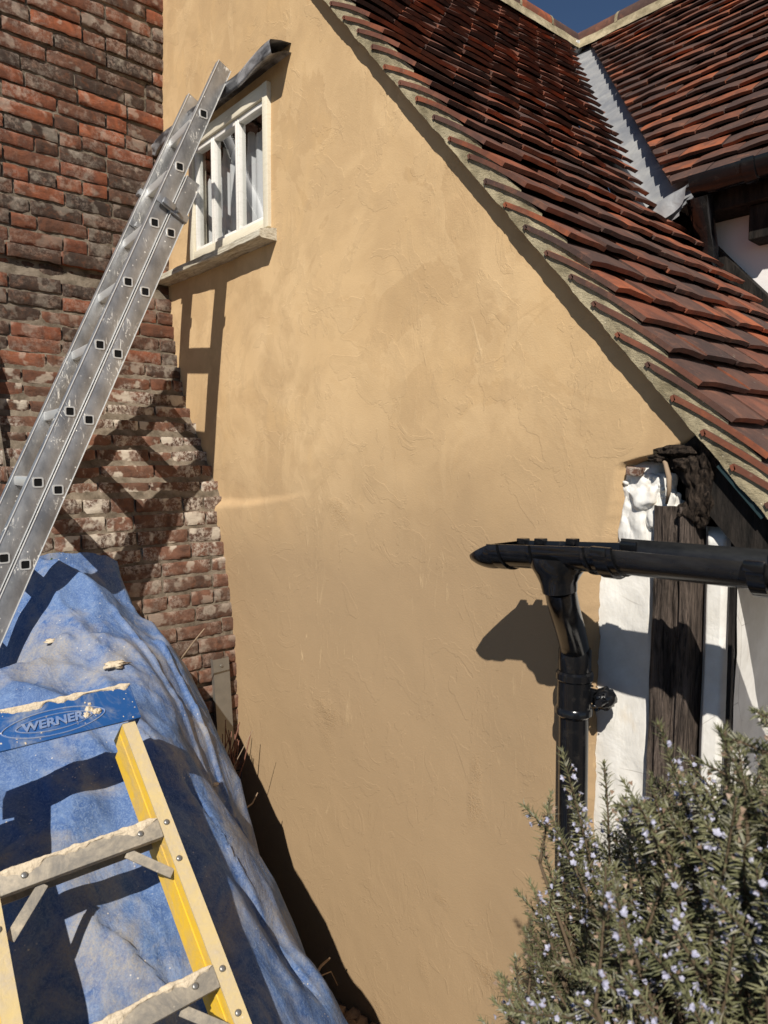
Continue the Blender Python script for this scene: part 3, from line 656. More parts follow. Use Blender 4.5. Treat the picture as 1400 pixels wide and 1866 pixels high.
mb = MB(); bx(mb, -1.18, 2.2, EY+.025, EY+.05, EZ-.14, EZ-.02, .003); bx(mb, -1.25, 2.2, EY+.05, WYL, EZ-.14, EZ-.125, 0); mb.build('fascia', M_dark, wing)
mb = MB()
for x0 in (-1.05, -.3, .45, 1.2): mb = MB(); bx(mb, x0, x0+.075, EY+.06, WYL, EZ-.26, EZ-.142, .004); mb.build('eave_corbel', M_dark, wing)
# lead valley
mb = MB()
def lead(u, v):
    p = VB.lerp(VT, lerp(-.012, 1.0, v)); a = (u-.5)*2; w_ = .004*noise.noise(p*9 + Vector((a*3, 0, 0)))
    if a <= 0: return roofp(s_of_z(p.z, p.y), p.y + a*.30, -.050 + w_)
    q = Vector((p.x, EY, EZ)) + WU*((p.z-EZ)/sin(WP)); c_ = roofp(s_of_z(p.z, p.y), p.y, -.050)
    e_ = wroof(p.x+lerp(.05, .30, sst(0, .12, v)), (p.z-EZ)/sin(WP), -.050 + w_); return c_.lerp(e_, a)
mb.grid(lead, 24, 90)
# rolled toe of the lead over the gutter
mb.grid(lambda u, v: Vector((lerp(-1.37, -1.225, u)+.010*v*(u-.5), 2.600-.070*sin(v*pi*.5)+.003*sin(u*9), lerp(.975, 1.015, u)-.105*v*v*(.62+.38*sin(u*pi)**.5 if 0 < u < 1 else .62) - .0*v)), 16, 12)
mb.blob((-2.80, 4.19, 2.735), (.07, .05, .05), 3, .5, 3, 1.)
mb.build('valley_lead', M_lead, wing, smooth=True)
# eave gutter
def gutter_prof(w, d, t_, n=14, back=0.):
    o = [(-w/2*cos(pi*k/n), -d*sin(pi*k/n)) for k in range(n+1)]; i = [(-(w/2-t_)*cos(pi*k/n), -(d-t_)*sin(pi*k/n)) for k in range(n+1)]
    if back > 0: o = [(o[0][0], back)]+o; i = [(i[0][0], back)]+i
    elif back < 0: o = o+[(o[-1][0], -back)]; i = i+[(i[-1][0], -back)]
    return o + i[::-1]
mb = MB(); gp = gutter_prof(.112, .06, .003)
mb.sweep(gp, [(-1.20, EY-.035, EZ-.035), (2.2, EY-.035, EZ-.035)], closed=True, cap=True)
mb.build('eave_gutter', M_plas, wing, smooth=True, sharp=40)
for xg in (-1.02, -.35, .6):
    mb = MB(); mb.sweep(gutter_prof(.126, .068, .006), [(xg, EY-.035, EZ-.034), (xg+.04, EY-.035, EZ-.034)], closed=True, cap=True); mb.build('gutter_bracket', M_plas, wing, smooth=True, sharp=40)
mb = MB(); mb.tube([(-1.19, EY-.02, EZ-.09), (-1.19, EY-.0, EZ-.14), (-1.20, EY+.06, EZ-.20), (-1.20, WYL-.06, EZ-.30), (-1.20, WYL-.05, GZ+.1)], [.045, .042, .036, .036, .036], 16); mb.build('wing_downpipe', M_plas, wing, smooth=True, sharp=50)

# ------------------------------------------------------------------ rain gutter and downpipe in front of the gable
gut = thing('rain_gutter', 'black plastic half round gutter and downpipe with pointed stop end in front of render', 'gutter', (-.95, 1.47, GZ))
GY = 1.30; gp = gutter_prof(.114, .054, .003, back=.012)
pR = [(-.770, GY, -.168), (-.20, GY, -.163)]
mb = MB(); mb.sweep(gp, pR + [], closed=True, cap=True); mb.build('gutter_channel', M_plaslit, gut, smooth=True, sharp=40)
mb = MB(); mb.sweep(gp, [(-.20, GY-.057, -.163), (-.20, 2.5, -.15)], closed=True, cap=True); mb.build('gutter_return', M_plaslit, gut, smooth=True, sharp=40)
# running outlet fitting
dirL = Vector((-1, 0, -.075)).normalized(); gpo = gutter_prof(.122, .058, .004)
a0 = Vector((-.725, GY, -.163)); a1 = Vector((-1.038, GY, -.182))
mb = MB(); mb.sweep(gpo, [a0, a1], closed=True, cap=True, upv=(0, 0, 1))
for f, g_ in ((.0, .045), (.90, .985), (.20, .22), (.62, .64)):   # collars
    q0 = a0.lerp(a1, f); q1 = a0.lerp(a1, g_); mb.sweep(gutter_prof(.132, .063, .006), [q0, q1], closed=True, cap=True)
mb.build('running_outlet', M_plas, gut, smooth=True, sharp=40)
mb = MB(); ctr = Vector((-.885, GY, -.172))
mb.tube([ctr+Vector((0, 0, -.030)), ctr+Vector((0, 0, -.052)), ctr+Vector((.0, .0, -.066)), ctr+Vector((.001, .0, -.085)), ctr+Vector((.002, .003, -.105))], [.064, .060, .050, .040, .0375], 28)
mb.build('outlet_spigot', M_plas, gut, smooth=True, sharp=50)
# pointed stop end
mb = MB(); vs = []; fs = []; nn = 14; prof0 = gutter_prof(.124, .059, .004)[:nn+1]
tip = Vector((-1.110, GY-.018, -.216)); base = Vector((-1.030, GY, -.182))
for k in range(8):
    f = k/7; c_ = base.lerp(tip, f); sc_ = 1 - f**1.7*.72
    for (a, b) in prof0: vs.append((c_.x, c_.y + a*sc_, c_.z + b*sc_))
for k in range(7):
    for i in range(nn): fs.append((k*(nn+1)+i, k*(nn+1)+i+1, (k+1)*(nn+1)+i+1, (k+1)*(nn+1)+i))
    fs.append((k*(nn+1)+nn, k*(nn+1), (k+1)*(nn+1), (k+1)*(nn+1)+nn))
fs.append(tuple(7*(nn+1)+i for i in range(nn+1))); mb.add(vs, fs); mb.build('stop_end', M_plas, gut, smooth=True, sharp=35)
for xg, zg in ((-.765, -.167), (-.475, -.165)):
    mb = MB(); mb.sweep(gutter_prof(.128, .066, .007), [(xg, GY, zg), (xg+.028, GY, zg)], closed=True, cap=True)
    bx(mb, xg-.004, xg+.032, GY+.048, GY+.068, zg-.014, zg+.006, .002); mb.box((xg+.014, GY-.062, zg-.006), (.034, .012, .020), bev=.003)
    mb.build('gutter_bracket', M_plas, gut, smooth=True, sharp=40)
for xg in (-1.035, -.985, -.90):
    mb = MB(); bx(mb, xg, xg+.022, GY+.046, GY+.070, -.190+.075*(xg+1.035), -.176+.075*(xg+1.035), .002); mb.build('retaining_clip', M_plas, gut)
s1 = ctr + Vector((.002, .003, -.095)); s2 = Vector((-.950, 1.470, -.455)); sw = [s1]
for k in range(1, 10):
    f = k/10; e_ = lerp(f, f*f*(3-2*f), .35); sw.append(Vector((lerp(s1.x, s2.x, e_), lerp(s1.y, s2.y, e_), lerp(s1.z, s2.z, f))))
mb = MB(); mb.tube(sw+[s2, Vector((-.950, 1.470, -.52))], [.0345]*12, 26); mb.build('swan_neck', M_plas, gut, smooth=True, sharp=60)
mb = MB(); mb.tube([(-.950, 1.470, -.445), (-.950, 1.470, -.449), (-.950, 1.470, -.50), (-.950, 1.470, -.502)], [.0375, .039, .039, .0375], 28)
mb.tube([(-.950, 1.470, -.500), (-.950, 1.470, -.505), (-.950, 1.470, -.520), (-.950, 1.470, -.525)], [.040, .0445, .0445, .040], 28)
mb.tube([(-.950, 1.470, -.522), (-.950, 1.470, -.590)], [.0405, .0405], 28)
mb.tube([(-.950, 1.470, -.588), (-.950, 1.470, -.593), (-.950, 1.470, -.606), (-.950, 1.470, -.612)], [.040, .044, .044, .038], 28)
mb.build('pipe_socket', M_plas, gut, smooth=True, sharp=40)
mb = MB(); mb.tube([(-.950, 1.470, -.60), (-.945, 1.472, -1.3), (-.945, 1.475, GZ+.02)], [.0350]*3, 28); mb.build('downpipe', M_plas, gut, smooth=True, sharp=60)
mb = MB(); mb.blob((-.885, 1.50, -.560), (.026, .030, .026), 3, .25, 4, 2.); mb.box((-.905, 1.495, -.560), (.05, .02, .032), bev=.003)
for i in range(26):
    a = random.Random(i+50); mb.blob((-.885+a.uniform(-.03, .02), 1.475+a.uniform(-.01, .02), -.560+a.uniform(-.028, .028)), a.uniform(.002, .005), 1, .5, 3, i)
mb.tube([(-.876, 1.492, -.560), (-.874, 1.455, -.560)], [.010, .009], 12); mb.build('pipe_clip', M_plas, gut, smooth=True, sharp=50)

# ------------------------------------------------------------------ extension ladder
P0 = Vector((-2.468, 1.3103, 1.2905))*1.05; V0 = Vector((.01946, -.10779, -.22473))*1.05
PB = Vector((-2.3892, 1.1419, .82425))*1.05
DL = V0.normalized(); NL = Vector((0, DL.z, -DL.y)).normalized()
if NL.y > 0: NL = -NL                      # towards the climber
WL = DL.cross(NL).normalized()
if WL.x < 0: WL = -WL
lad = thing('extension_ladder', 'long two section aluminium ladder with paint splashes leaning up to the attic window', 'ladder', tuple(P0+V0*((P0.z-GZ)/-V0.z)))
FR = frame(WL, NL, -DL)
SD, SW = .062, .026; WV = Vector((-.345, .030, .0))
def stile(c0_, k0, k1, name='stile'):
    a = c0_ + V0*k0; b = c0_ + V0*k1; c_ = (a+b)/2; L = (b-a).length; mb = MB()
    mb.box(c_ - WL*SW/2, (SW, SD, L), FR, bev=.0025)
    # flange beads in a lighter metal
    for sg in (-1, 1):
        mb.box(c_ - WL*(SW/2-.0016) + NL*sg*(SD/2-.002), (SW+.001, .0032, L), FR, mi=1, bev=.001)
    mb.box(a + DL*-.0008 - WL*SW/2, (SW-.006, SD-.008, .002), FR, mi=2)
    o = mb.build(name, [M_alu, M_alue, M_rub], lad, smooth=True, sharp=40); return o
WI = .345
def rungs(c0_, ks):
    for k in ks:
        c_ = c0_ + V0*k; mb = MB(); r_ = .0170; th_ = .0045
        xo = Vector((1, 0, 0)); A_ = Vector((0, 1, 0)); B_ = Vector((0, 0, 1)); 
        # hollow square tube, treads level
        R2 = Matrix.Rotation(0.0, 3, 'X'); L = WI + .002
        def ring(r, bev):
            out = []
            for (sa, sb) in ((1, 1), (-1, 1), (-1, -1), (1, -1)):
                for q in ((0, 1, 2) if sa*sb > 0 else (2, 1, 0)):
                    an = [0, pi/4, pi/2][q]; out.append(((r-bev+bev*cos(an))*sa, (r-bev+bev*sin(an))*sb))
            return out
        oR = ring(r_, .006); iR = ring(r_-th_, .004); n = 12; vs = []; fs = []
        x0, x1 = .0035, -L-.003
        for (x_, pr) in ((x0, oR), (x1, oR), (x0, iR), (x1, iR)):
            for (a, b) in pr: vs.append(c_ + WV*(-x_/WV.length) + A_*a + B_*b)
        for i in range(n):
            j = (i+1) % n; fs += [(i, j, n+j, n+i), (2*n+i, 3*n+i, 3*n+j, 2*n+j), (i, 2*n+i, 2*n+j, j), (n+i, n+j, 3*n+j, 3*n+i)]
        mb.add(vs, fs)
        # flat black plate standing for the shade inside the bore
        vs = [c_ + WL*.0012 + A_*a + B_*b for (a, b) in iR]; mb.add(vs, [tuple(range(n))], 1)
        mb.build('rung', [M_alue, M_bore], lad, smooth=True, sharp=40)
PBs = P0 + V0*2 - NL*(SD+.003) + DL*((PB-(P0+V0*2)).dot(DL)) + WL*.006
stile(P0, -.97, 13.2); stile(P0 + WV + WL*SW, -.97, 13.2)
kb = (PBs.z-GZ)/-V0.z
stile(PBs, -.95, kb); stile(PBs + WV*1.035 + WL*SW, -.95, kb)
rungs(P0, range(0, 13)); rungs(PBs, range(0, int(kb)))
# guide bracket and latches
for base_, dw in ((PBs, 0), (PBs + WV*1.035 + WL*SW, -.0)):
    mb = MB(); c_ = base_ + V0*-.32
    mb.box(c_ + WL*(.004-SW/2), (SW+.016, SD+.010, .030), FR, bev=.002)
    mb.box(c_ + NL*(SD+.000) + WL*.008 + DL*-.004, (.006, SD+.004, .034), FR, bev=.002)
    mb.box(c_ + NL*(SD/2+.02) + WL*.013 + DL*-.004, (.016, .050, .026), FR, bev=.004)
    mb.tube([c_ + WL*.008 + NL*.012, c_ + WL*.026 + NL*.012], [.007, .006], 10)
    mb.build('guide_bracket', M_alu, lad, smooth=True, sharp=40)
mb = MB(); c_ = P0 + WV + WL*SW + V0*1.1 + NL*.034; mb.box(c_ - WL*.018, (.03, .022, .030), FR, bev=.003); mb.build('latch', M_alu, lad, smooth=True, sharp=40)

# ------------------------------------------------------------------ step ladder
S0 = Vector((-1.604, .618, -.603)); SU = Vector((-.7193, 0, .6947)); SN = Vector((.6947, 0, .7193)); SWD = Vector((0, 1, 0))
foot = S0 - SU*((S0.z-GZ)/SU.z)
stp = thing('step_ladder', 'yellow fibreglass step ladder with blue top cap, crusted with plaster, leaning on the tarpaulin', 'step ladder', (foot.x, .46, GZ))
SF = frame(SWD, SU, SN)
def sp(w, u, n=0.): return S0 + SWD*w + SU*u + SN*n
def sbox(mb, w0, w1, u0, u1, n0, n1, bev=.002, mi=0): mb.box(sp((w0+w1)/2, (u0+u1)/2, (n0+n1)/2), (w1-w0, u1-u0, n1-n0), SF, bev=bev, mi=mi)
FLR = .028
def shear_box(mb, w0, w1, n0, n1, u0, u1, k, mi=0):
    vs = [sp(w + k*(-u), u, n) for u in (u0, u1) for w in (w0, w1) for n in (n0, n1)]
    mb.add(vs, [(0, 1, 3, 2), (4, 6, 7, 5), (0, 4, 5, 1), (2, 3, 7, 6), (0, 2, 6, 4), (1, 5, 7, 3)], mi)
UB = -2.0
for sg, w0 in ((1, 0.), (-1, -.303)):
    mb = MB(); k = FLR*sg
    if sg > 0: a, b, c_, d = w0, w0+.004, w0, w0+.030
    else: a, b, c_, d = w0-.004, w0, w0-.030, w0
    shear_box(mb, a, b, -.074, -.004, UB, .0, k)            # web
    shear_box(mb, c_, d, -.004, .0, UB, .0, k, 1)          # dusty front flange
    shear_box(mb, c_, d, -.078, -.074, UB, .0, k)
    shear_box(mb, (a+b)/2-.0035, (a+b)/2+.0035, -.045, -.032, UB, -.01, k)  # rib
    mb.build('rail', [M_yel, M_yeld], stp)
# rear legs folded behind
for w0 in (.008, -.335):
    mb = MB(); shear_box(mb, w0, w0+.026, -.125, -.085, UB+.04, -.02, FLR*(1 if w0 > 0 else -1)); mb.build('rear_leg', M_yel, stp)
random.seed(5)
def lumpy_strip(w0, w1, u, n0, n1, hgt, seed):
    mb = MB(); nx = 110
    def fn(a, b):
        w = lerp(w0, w1, a); en = min(1, a*20+.15, (1-a)*20+.15)
        r = hgt*(.25+.9*abs(fb(w*20, seed, 1., 3))) * en
        dn = hgt*2.2*max(.12, .45+1.5*fb(w*13, seed+4, 2., 4)) * en
        if b < .4: f = b/.4; return sp(w, u + r*(.3+.7*sin(f*pi*.5)) + .002*noise.noise(Vector((w*90, f*9, seed))), lerp(n0, n1, f))
        if b < .6: f = (b-.4)/.2; return sp(w, u + r*cos(f*pi*.5) + .001, n1 + (.0035 + .003*noise.noise(Vector((w*60, 3, seed))))*sin(f*pi*.5))
        f = (b-.6)/.4; return sp(w + .003*noise.noise(Vector((w*50, f*4, 1)))*f, u - dn*f, n1 + (.0035 + .003*noise.noise(Vector((w*60, 3+f*4, seed))))*(1-f**3) - .0006*f)
    mb.grid(fn, nx, 16); return mb   # dried plaster skin over an edge
for i in range(7):
    u1 = -.236 - .3085*i; fl_ = FLR*(-u1); w0, w1 = -.303-fl_, fl_; mb = MB()
    sbox(mb, w0, w1, u1-.041, u1, -.003, .001)
    sbox(mb, w0, w1, u1-.0045, u1-.0005, -.078, -.002)
    sbox(mb, w0, w1, u1-.041, u1-.037, -.016, -.003, 0)
    sbox(mb, w0, w1, u1-.035, u1-.006, -.080, -.077, 0)
    st_ = mb.build('step', M_step, stp, smooth=True, sharp=40)
    lumpy_strip(w0+.004, w1-.004, u1, -.05, .0012, .0085, i*3.).build('plaster_crust', M_plaster, st_, smooth=True)
    for w in (w0+.045, w1-.045):
        r_ = MB(); c_ = sp(w, u1-.019, .001); r_.tube([c_, c_+SN*.0025, c_+SN*.0035], [.0065, .006, .003], 12); r_.build('rivet', M_rivet, st_, smooth=True)
for sg in (1, -1):
    for i in range(7):
        u1 = -.236-.3085*i; w = FLR*(-u1)+.015 if sg > 0 else -.303-FLR*(-u1)-.015
        for du in (-.004, -.085):
            c_ = sp(w, u1+du-.01, .0); mb = MB(); mb.tube([c_, c_+SN*.0025, c_+SN*.004], [.0065, .006, .003], 12); mb.build('rivet', M_rivet, stp, smooth=True)
# diagonal braces below the steps
for i in range(3):
    u1 = -.236-.3085*i
    for sg in (1, -1):
        f_ = FLR*(-u1); wa = (f_-.002 if sg > 0 else -.303-f_+.002); mb = MB(); a = sp(wa, u1-.115, -.016); b = sp(wa - sg*.075, u1-.042, -.016)
        dv = (b-a); L = dv.length; dv.normalize(); pr = dv.cross(SN).normalized(); mb.box((a+b)/2, (L, .020, .004), frame(dv, pr, SN), bev=.001); mb.build('brace', M_step, stp)
# cap
mb = MB()
def capbox(): 
    sbox(mb, -.375, .044, .0, .092, .003, .010, bev=.003); sbox(mb, -.374, .043, .086, .091, -.06, .004, bev=.001); sbox(mb, .039, .0435, .002, .088, -.06, .004, bev=.001); sbox(mb, -.3745, -.370, .002, .088, -.06, .004, bev=.001)
capbox(); cap = mb.build('top_cap', M_blue, stp, smooth=True, sharp=40)
for w in (-.02, -.30):
    r_ = MB(); c_ = sp(w, .012, .010); r_.tube([c_, c_+SN*.002], [.004, .003], 10)
lumpy_strip(-.374, .043, .0915, -.05, .0102, .0075, 7.).build('plaster_crust', M_plaster, cap, smooth=True)
mb = MB(); rl = random.Random(4)
for i in range(16): mb.blob(sp(-.062+rl.gauss(0, .010), .050+rl.gauss(0, .011), .0075), rl.uniform(.003, .008), 3, .6, 3, i)
for i in range(26): q = rl.uniform(.001, .0032); mb.blob(sp(rl.uniform(-.33, .04), rl.uniform(.004, .088), .0095-q*.4), (q, q, q), 2, .5, 3, i+40)
mb.build('plaster_spatter', M_plaster, cap, smooth=True)
# raised maker's emblem: double oval and lettering
mb = MB(); ec = (-.140, .038); slope = .0
def oval(rx, ry, wd, pointy=0.):
    n = 72; out = []
    for k in range(n+1):
        a = 2*pi*k/n; x = rx*cos(a); y = ry*sin(a)*(1-.25*pointy*abs(cos(a))**3); out.append(sp(ec[0]+x, ec[1]+y, .0105))
    vs = []; fs = []
    for k, p in enumerate(out):
        t_ = (out[(k+1) % n] - out[(k-1) % n]).normalized(); s_ = t_.cross(SN); vs += [p - s_*wd, p - s_*wd*.4 + SN*.0022, p + s_*wd*.4 + SN*.0022, p + s_*wd]
    for k in range(n):
        for j in range(3): fs.append((4*k+j, 4*k+j+1, 4*k+j+5, 4*k+j+4))
    mb.add(vs, fs)
oval(.108, .030, .0016, 1.); oval(.080, .0185, .0014, 1.)
mb.build('emblem_oval', M_bluel, cap, smooth=True)
cu_ = bpy.data.curves.new('lettering', 'FONT'); cu_.body = 'WERNER'; cu_.size = .0295; cu_.extrude = .0014; cu_.offset = .0008; cu_.align_x = 'CENTER'; cu_.align_y = 'CENTER'; cu_.space_character = 1.02; cu_.bevel_depth = .0003
to = bpy.data.objects.new('lettering_tmp', cu_); COL.objects.link(to); bpy.context.view_layer.update()
me = bpy.data.meshes.new_from_object(to); bpy.data.objects.remove(to); me.materials.clear(); me.materials.append(M_bluel)
for v in me.vertices:
    x, y, z_ = v.co; v.co = sp(ec[0]-.004 + (x*1.06+y*.12), ec[1]+y*.92, .0115+z_)
lo = bpy.data.objects.new('lettering', me); COL.objects.link(lo); lo.parent = cap; lo.matrix_parent_inverse = cap.matrix_world.inverted()

# ------------------------------------------------------------------ tarpaulin over the heap
RX = [(-3.1, -.34), (-2.75, -.36), (-2.5, -.45), (-2.2, -.60), (-1.95, -.72), (-1.7, -.86), (-1.45, -1.07), (-1.2, -1.32), (-.95, -1.58), (-.7, -1.85), (-.5, -2.0)]
AX = [(-3.1, .0), (-2.8, .02), (-2.65, .18), (-2.45, .26), (-2.22, .36), (-2.07, .42), (-1.95, .62), (-1.75, .60), (-1.55, .62), (-1.3, .5), (-.9, .3)]
# a few long pleats running down the cloth: (x0,y0)->(x1,y1), height, width
PL = [((-2.42, .92), (-1.82, 1.05), .020, .018), ((-2.35, 1.04), (-1.80, 1.13), .024, .016), ((-1.95, .70), (-1.55, .95), .035, .05), ((-1.75, .85), (-1.35, 1.0), -.04, .05), ((-2.6, .75), (-2.1, .80), .012, .03), ((-1.5, .5), (-1.0, .9), .03, .06), ((-1.9, .1), (-1.2, .35), .03, .06)]
def segd(px, py, a, b):
    ax, ay = a; bx_, by = b; dx, dy = bx_-ax, by-ay; L2 = dx*dx+dy*dy; t_ = ((px-ax)*dx+(py-ay)*dy)/L2
    tt = clamp(t_); return math.hypot(px-ax-dx*tt, py-ay-dy*tt), t_, ((px-ax)*dy-(py-ay)*dx)/math.sqrt(L2)
def yedge(x): return lerp(1.05, 1.20, sst(-2.85, -2.2, x)) + .03*noise.noise(Vector((x*3, 1, 0))) + .012*noise.noise(Vector((x*11, 1, 0)))
def heap(x, y):
    z = pw(x, RX)
    a = pw(x, AX)
    ye = yedge(x)
    if y > .72: z -= a*clamp((y-.72)/(ye-.72), 0, 1)**2.0
    yl = lerp(.52, -.55, sst(-2.35, -1.9, x))
    if y < yl+.25: z -= .5*clamp((yl+.25-y)/.25, 0, 1.6)**2
    # drape: sacks underneath
    z += .045*fb(x*2.2+3, y*2.4, 2., 3) + .020*noise.noise(Vector((x*6, y*5, 4)))
    rg = noise.ridged_multi_fractal(Vector((x*1.6+y*1.2, y*4.2-x*1.6, 5.)), 1., 2.1, 3, 1., 2.)
    z += .014*(rg-1.0) - .13*abs(noise.noise(Vector((x*1.9+.6*y, y*2.6-x*.9, 2.2)))) - .045*abs(noise.noise(Vector((x*3.6+y*2, y*5.0-x*2, 6.2)))) - .016*abs(noise.noise(Vector((x*9+y*6, y*10-x*5, 3.2)))) + .055
    rg2 = noise.ridged_multi_fractal(Vector((x*5+y*4, y*11-x*3, 9.)), 1., 2.1, 2, 1., 2.)
    z += .004*(rg2-1.0) + .0025*fb(x*22, y*22, 1., 2)
    for (A_, B_, h, w) in PL:
        d, t_, sg = segd(x, y, A_, B_)
        e_ = sst(-.15, .15, t_)*(1-sst(.85, 1.15, t_)); 
        z += h*math.exp(-(d/w)**2)*e_ * (1.2 if sg > 0 else .8)
        if h > 0: z -= .4*h*math.exp(-((d-w*1.1)/(w*.6))**2)*e_*(1 if sg > 0 else .2)
    return z
mb = MB(); NXT, NYT = 300, 260
def tfn(u, v):
    x = lerp(-2.95, -.55, u); ye = yedge(x); 
    if v < .84:
        y = lerp(-.75, ye, v/.84); z = heap(x, y)
    else:
        f = (v-.84)/.16; z0 = heap(x, ye); z = lerp(z0, GZ+.01, f**.9); y = ye + .05*sin(f*pi*.5) + .018*noise.noise(Vector((x*5, z*3, 3)))*f + .02*noise.noise(Vector((x*16, z*1.5, 3)))*min(1, f*4)
    xc = chx(clamp(z, GZ, 1)) + .02
    if y > YF-.03 and x < xc: x = xc + .003*(x-xc)
    return (x, y, max(z, GZ+.012))
mb.grid(tfn, NXT, NYT); tp = mb.build('tarpaulin', M_tarp, smooth=True); tag(tp, 'dusty blue tarpaulin draped over a heap between the brick chimney and the ladders', 'tarpaulin')

def flake(x, y, r, seed, label, name='plaster_flake', m=None, fl=.35):
    mb = MB(); z = heap(x, y)+r*fl*.7; mb.blob((x, y, z), (r, r*1.3, r*fl), 3, .9, 2., seed)
    o = mb.build(name, m or M_plaster, smooth=True); tag(o, label, 'plaster flake', 'plaster flakes fallen on the tarpaulin'); return o
flake(-2.12, .80, .026, 3, 'largest cream plaster flake, lying near the top of the tarpaulin', fl=.3)
flake(-2.35, .69, .016, 5, 'small thin plaster flake on the crest of the tarpaulin')
flake(-1.95, .64, .009, 8, 'tiny plaster crumb on the tarpaulin just above the blue cap')
flake(-1.98, 1.05, .010, 11, 'small plaster crumb near the right edge of the tarpaulin')

# ------------------------------------------------------------------ odds and ends by the chimney foot
mb = MB(); zt, zb_ = -.83, -1.24
mb.grid(lambda u, v: (chx(lerp(zb_, zt, v))+.032, lerp(1.425, 1.50, u), lerp(zb_, zt, v)), 1, 8)
mb.grid(lambda u, v: (lerp(chx(lerp(zb_, zt, v))+.032, chx(lerp(zb_, zt, v))+.008, u), 1.50, lerp(zb_, zt, v)), 1, 8)
mb.grid(lambda u, v: (lerp(chx(lerp(zb_, zt, v))+.010, chx(lerp(zb_, zt, v))+.032, u), 1.425, lerp(zb_, zt, v)), 1, 8)
mb.tube([(chx(-.86)+.032, 1.462, -.86), (chx(-.86)+.037, 1.462, -.86)], [.006, .005], 10)
mt = mb.build('metal_strip', M_galv); tag(mt, 'short galvanised metal strip standing upright where bricks meet render', 'metal strip')
def twig(pts, r, m, label, name='twig', cat='twig', group=None):
    mb = MB(); mb.tube(pts, [r*(1-.5*k/(len(pts)-1)) for k in range(len(pts))], 7); o = mb.build(name, m, smooth=True); tag(o, label, cat, group); return o
twig([(-2.62, 1.235, -.80), (-2.576, 1.25, -.747), (-2.545, 1.27, -.70), (-2.51, 1.30, -.645)], .0042, M_twig, 'pale forked stick poking out between tarpaulin and upper brickwork')
twig([(-2.10, 1.22, -1.27), (-2.161, 1.25, -1.235), (-2.169, 1.30, -1.226), (-2.18, 1.33, -1.20)], .0045, M_twig, 'short pale stick poking out from the tarpaulin edge beside the shadow')
twig([(-1.74, 1.22, -1.69), (-1.768, 1.28, -1.648), (-1.785, 1.32, -1.64), (-1.79, 1.36, -1.635)], .0065, M_twig, 'thick curled stick at the foot of the tarpaulin, upper of two')
twig([(-1.74, 1.25, -1.66), (-1.765, 1.31, -1.655), (-1.785, 1.36, -1.68), (-1.802, 1.40, -1.757)], .0028, M_twig, 'thin drooping stem at the foot of the tarpaulin, lower of two')
twig([(-2.30, 1.27, -1.18), (-2.26, 1.30, -1.08), (-2.235, 1.345, -.985)], .0022, M_twig, 'thin upright stem behind the tarpaulin throwing a line of shadow on the render')
rl = random.Random(2)
t = thing('dried_stalks', 'tangle of dry reddish stalks below the metal strip', 'dried plant', (-2.5, 1.37, -1.35))
for i in range(16):
    a = Vector((-2.50+rl.uniform(-.05, .05), 1.36+rl.uniform(-.03, .05), -1.30)); b = a + Vector((rl.uniform(-.08, .05), rl.uniform(-.02, .08), rl.uniform(.08, .26)))
    mb = MB(); mb.tube([a, a.lerp(b, .5)+Vector((rl.uniform(-.02, .02), 0, 0)), b], [.0035, .003, .0018], 6); mb.build('stalk', M_rtwig, t, smooth=True)
mb = MB(); rl = random.Random(3)
for i in range(90): mb.blob((-2.76+rl.uniform(-.01, .04), .81+rl.gauss(0, .022), -.40+abs(rl.gauss(0, .014))), rl.uniform(.003, .008), 1, .8, 4, i)
o = mb.build('moss_clump', M_green, smooth=True); tag(o, 'small clump of green moss between the ladder and the tarpaulin top', 'moss')
mb = MB(); rl = random.Random(6)
for i in range(260):
    x = rl.uniform(-2.6, -1.3); y = rl.uniform(1.18, 1.54); r_ = rl.uniform(.012, .038); mb.blob((x, y, GZ+r_*.5+.03*rl.random()), (r_, r_*rl.uniform(.7, 1.2), r_*.7), 1, .9, 2.2, i)
o = mb.build('rubble', M_rubble, smooth=False); o['kind'] = 'stuff'; o['label'] = 'broken brick and plaster rubble at the foot of the render'

# ------------------------------------------------------------------ rosemary
ROOT = Vector((-.22, 1.02, GZ))
ros = thing('rosemary_bush', 'flowering rosemary bush with grey green needles and pale lilac flowers in front of the downpipe', 'rosemary bush', tuple(ROOT))
rl = random.Random(17)
leaf, under, flow, dry, stem = MB(), MB(), MB(), MB(), MB()
def cone_dir(t, ang, az):
    o = t.orthogonal().normalized(); b = t.cross(o); return (t*cos(ang) + (o*cos(az)+b*sin(az))*sin(ang)).normalized()
def needle(p, d, L, w, up):
    s = d.cross(up); s = s.normalized() if s.length > 1e-4 else d.orthogonal().normalized()
    nrm = s.cross(d).normalized(); m = p + d*L*.5 - nrm*L*.04; e = p + d*L - nrm*L*.16
    tgt = under if rl.random() < .16 else leaf
    tgt.add([p, m - s*w, m + nrm*w*.5, m + s*w, e], [(0, 2, 1), (0, 3, 2), (1, 2, 4), (2, 3, 4)])
def flower(p, d, r):
    for k in range(5):
        az = k*1.257 + rl.uniform(-.3, .3); q = cone_dir(d, rl.uniform(.7, 1.25), az); s = q.cross(d).normalized()*r*.42
        a = p + d*r*.3; flow.add([a, a+q*r*.6-s, a+q*r*1.1, a+q*r*.6+s], [(0, 1, 2, 3)])
    a = p; s = d.orthogonal().normalized()*r*.25; b = d.cross(s); dry.add([a-d*r*.5, a+s, a+b, a-s, a-b, a+d*r*.45], [(0, 1, 2), (0, 2, 3), (0, 3, 4), (0, 4, 1), (5, 2, 1), (5, 3, 2), (5, 4, 3), (5, 1, 4)])
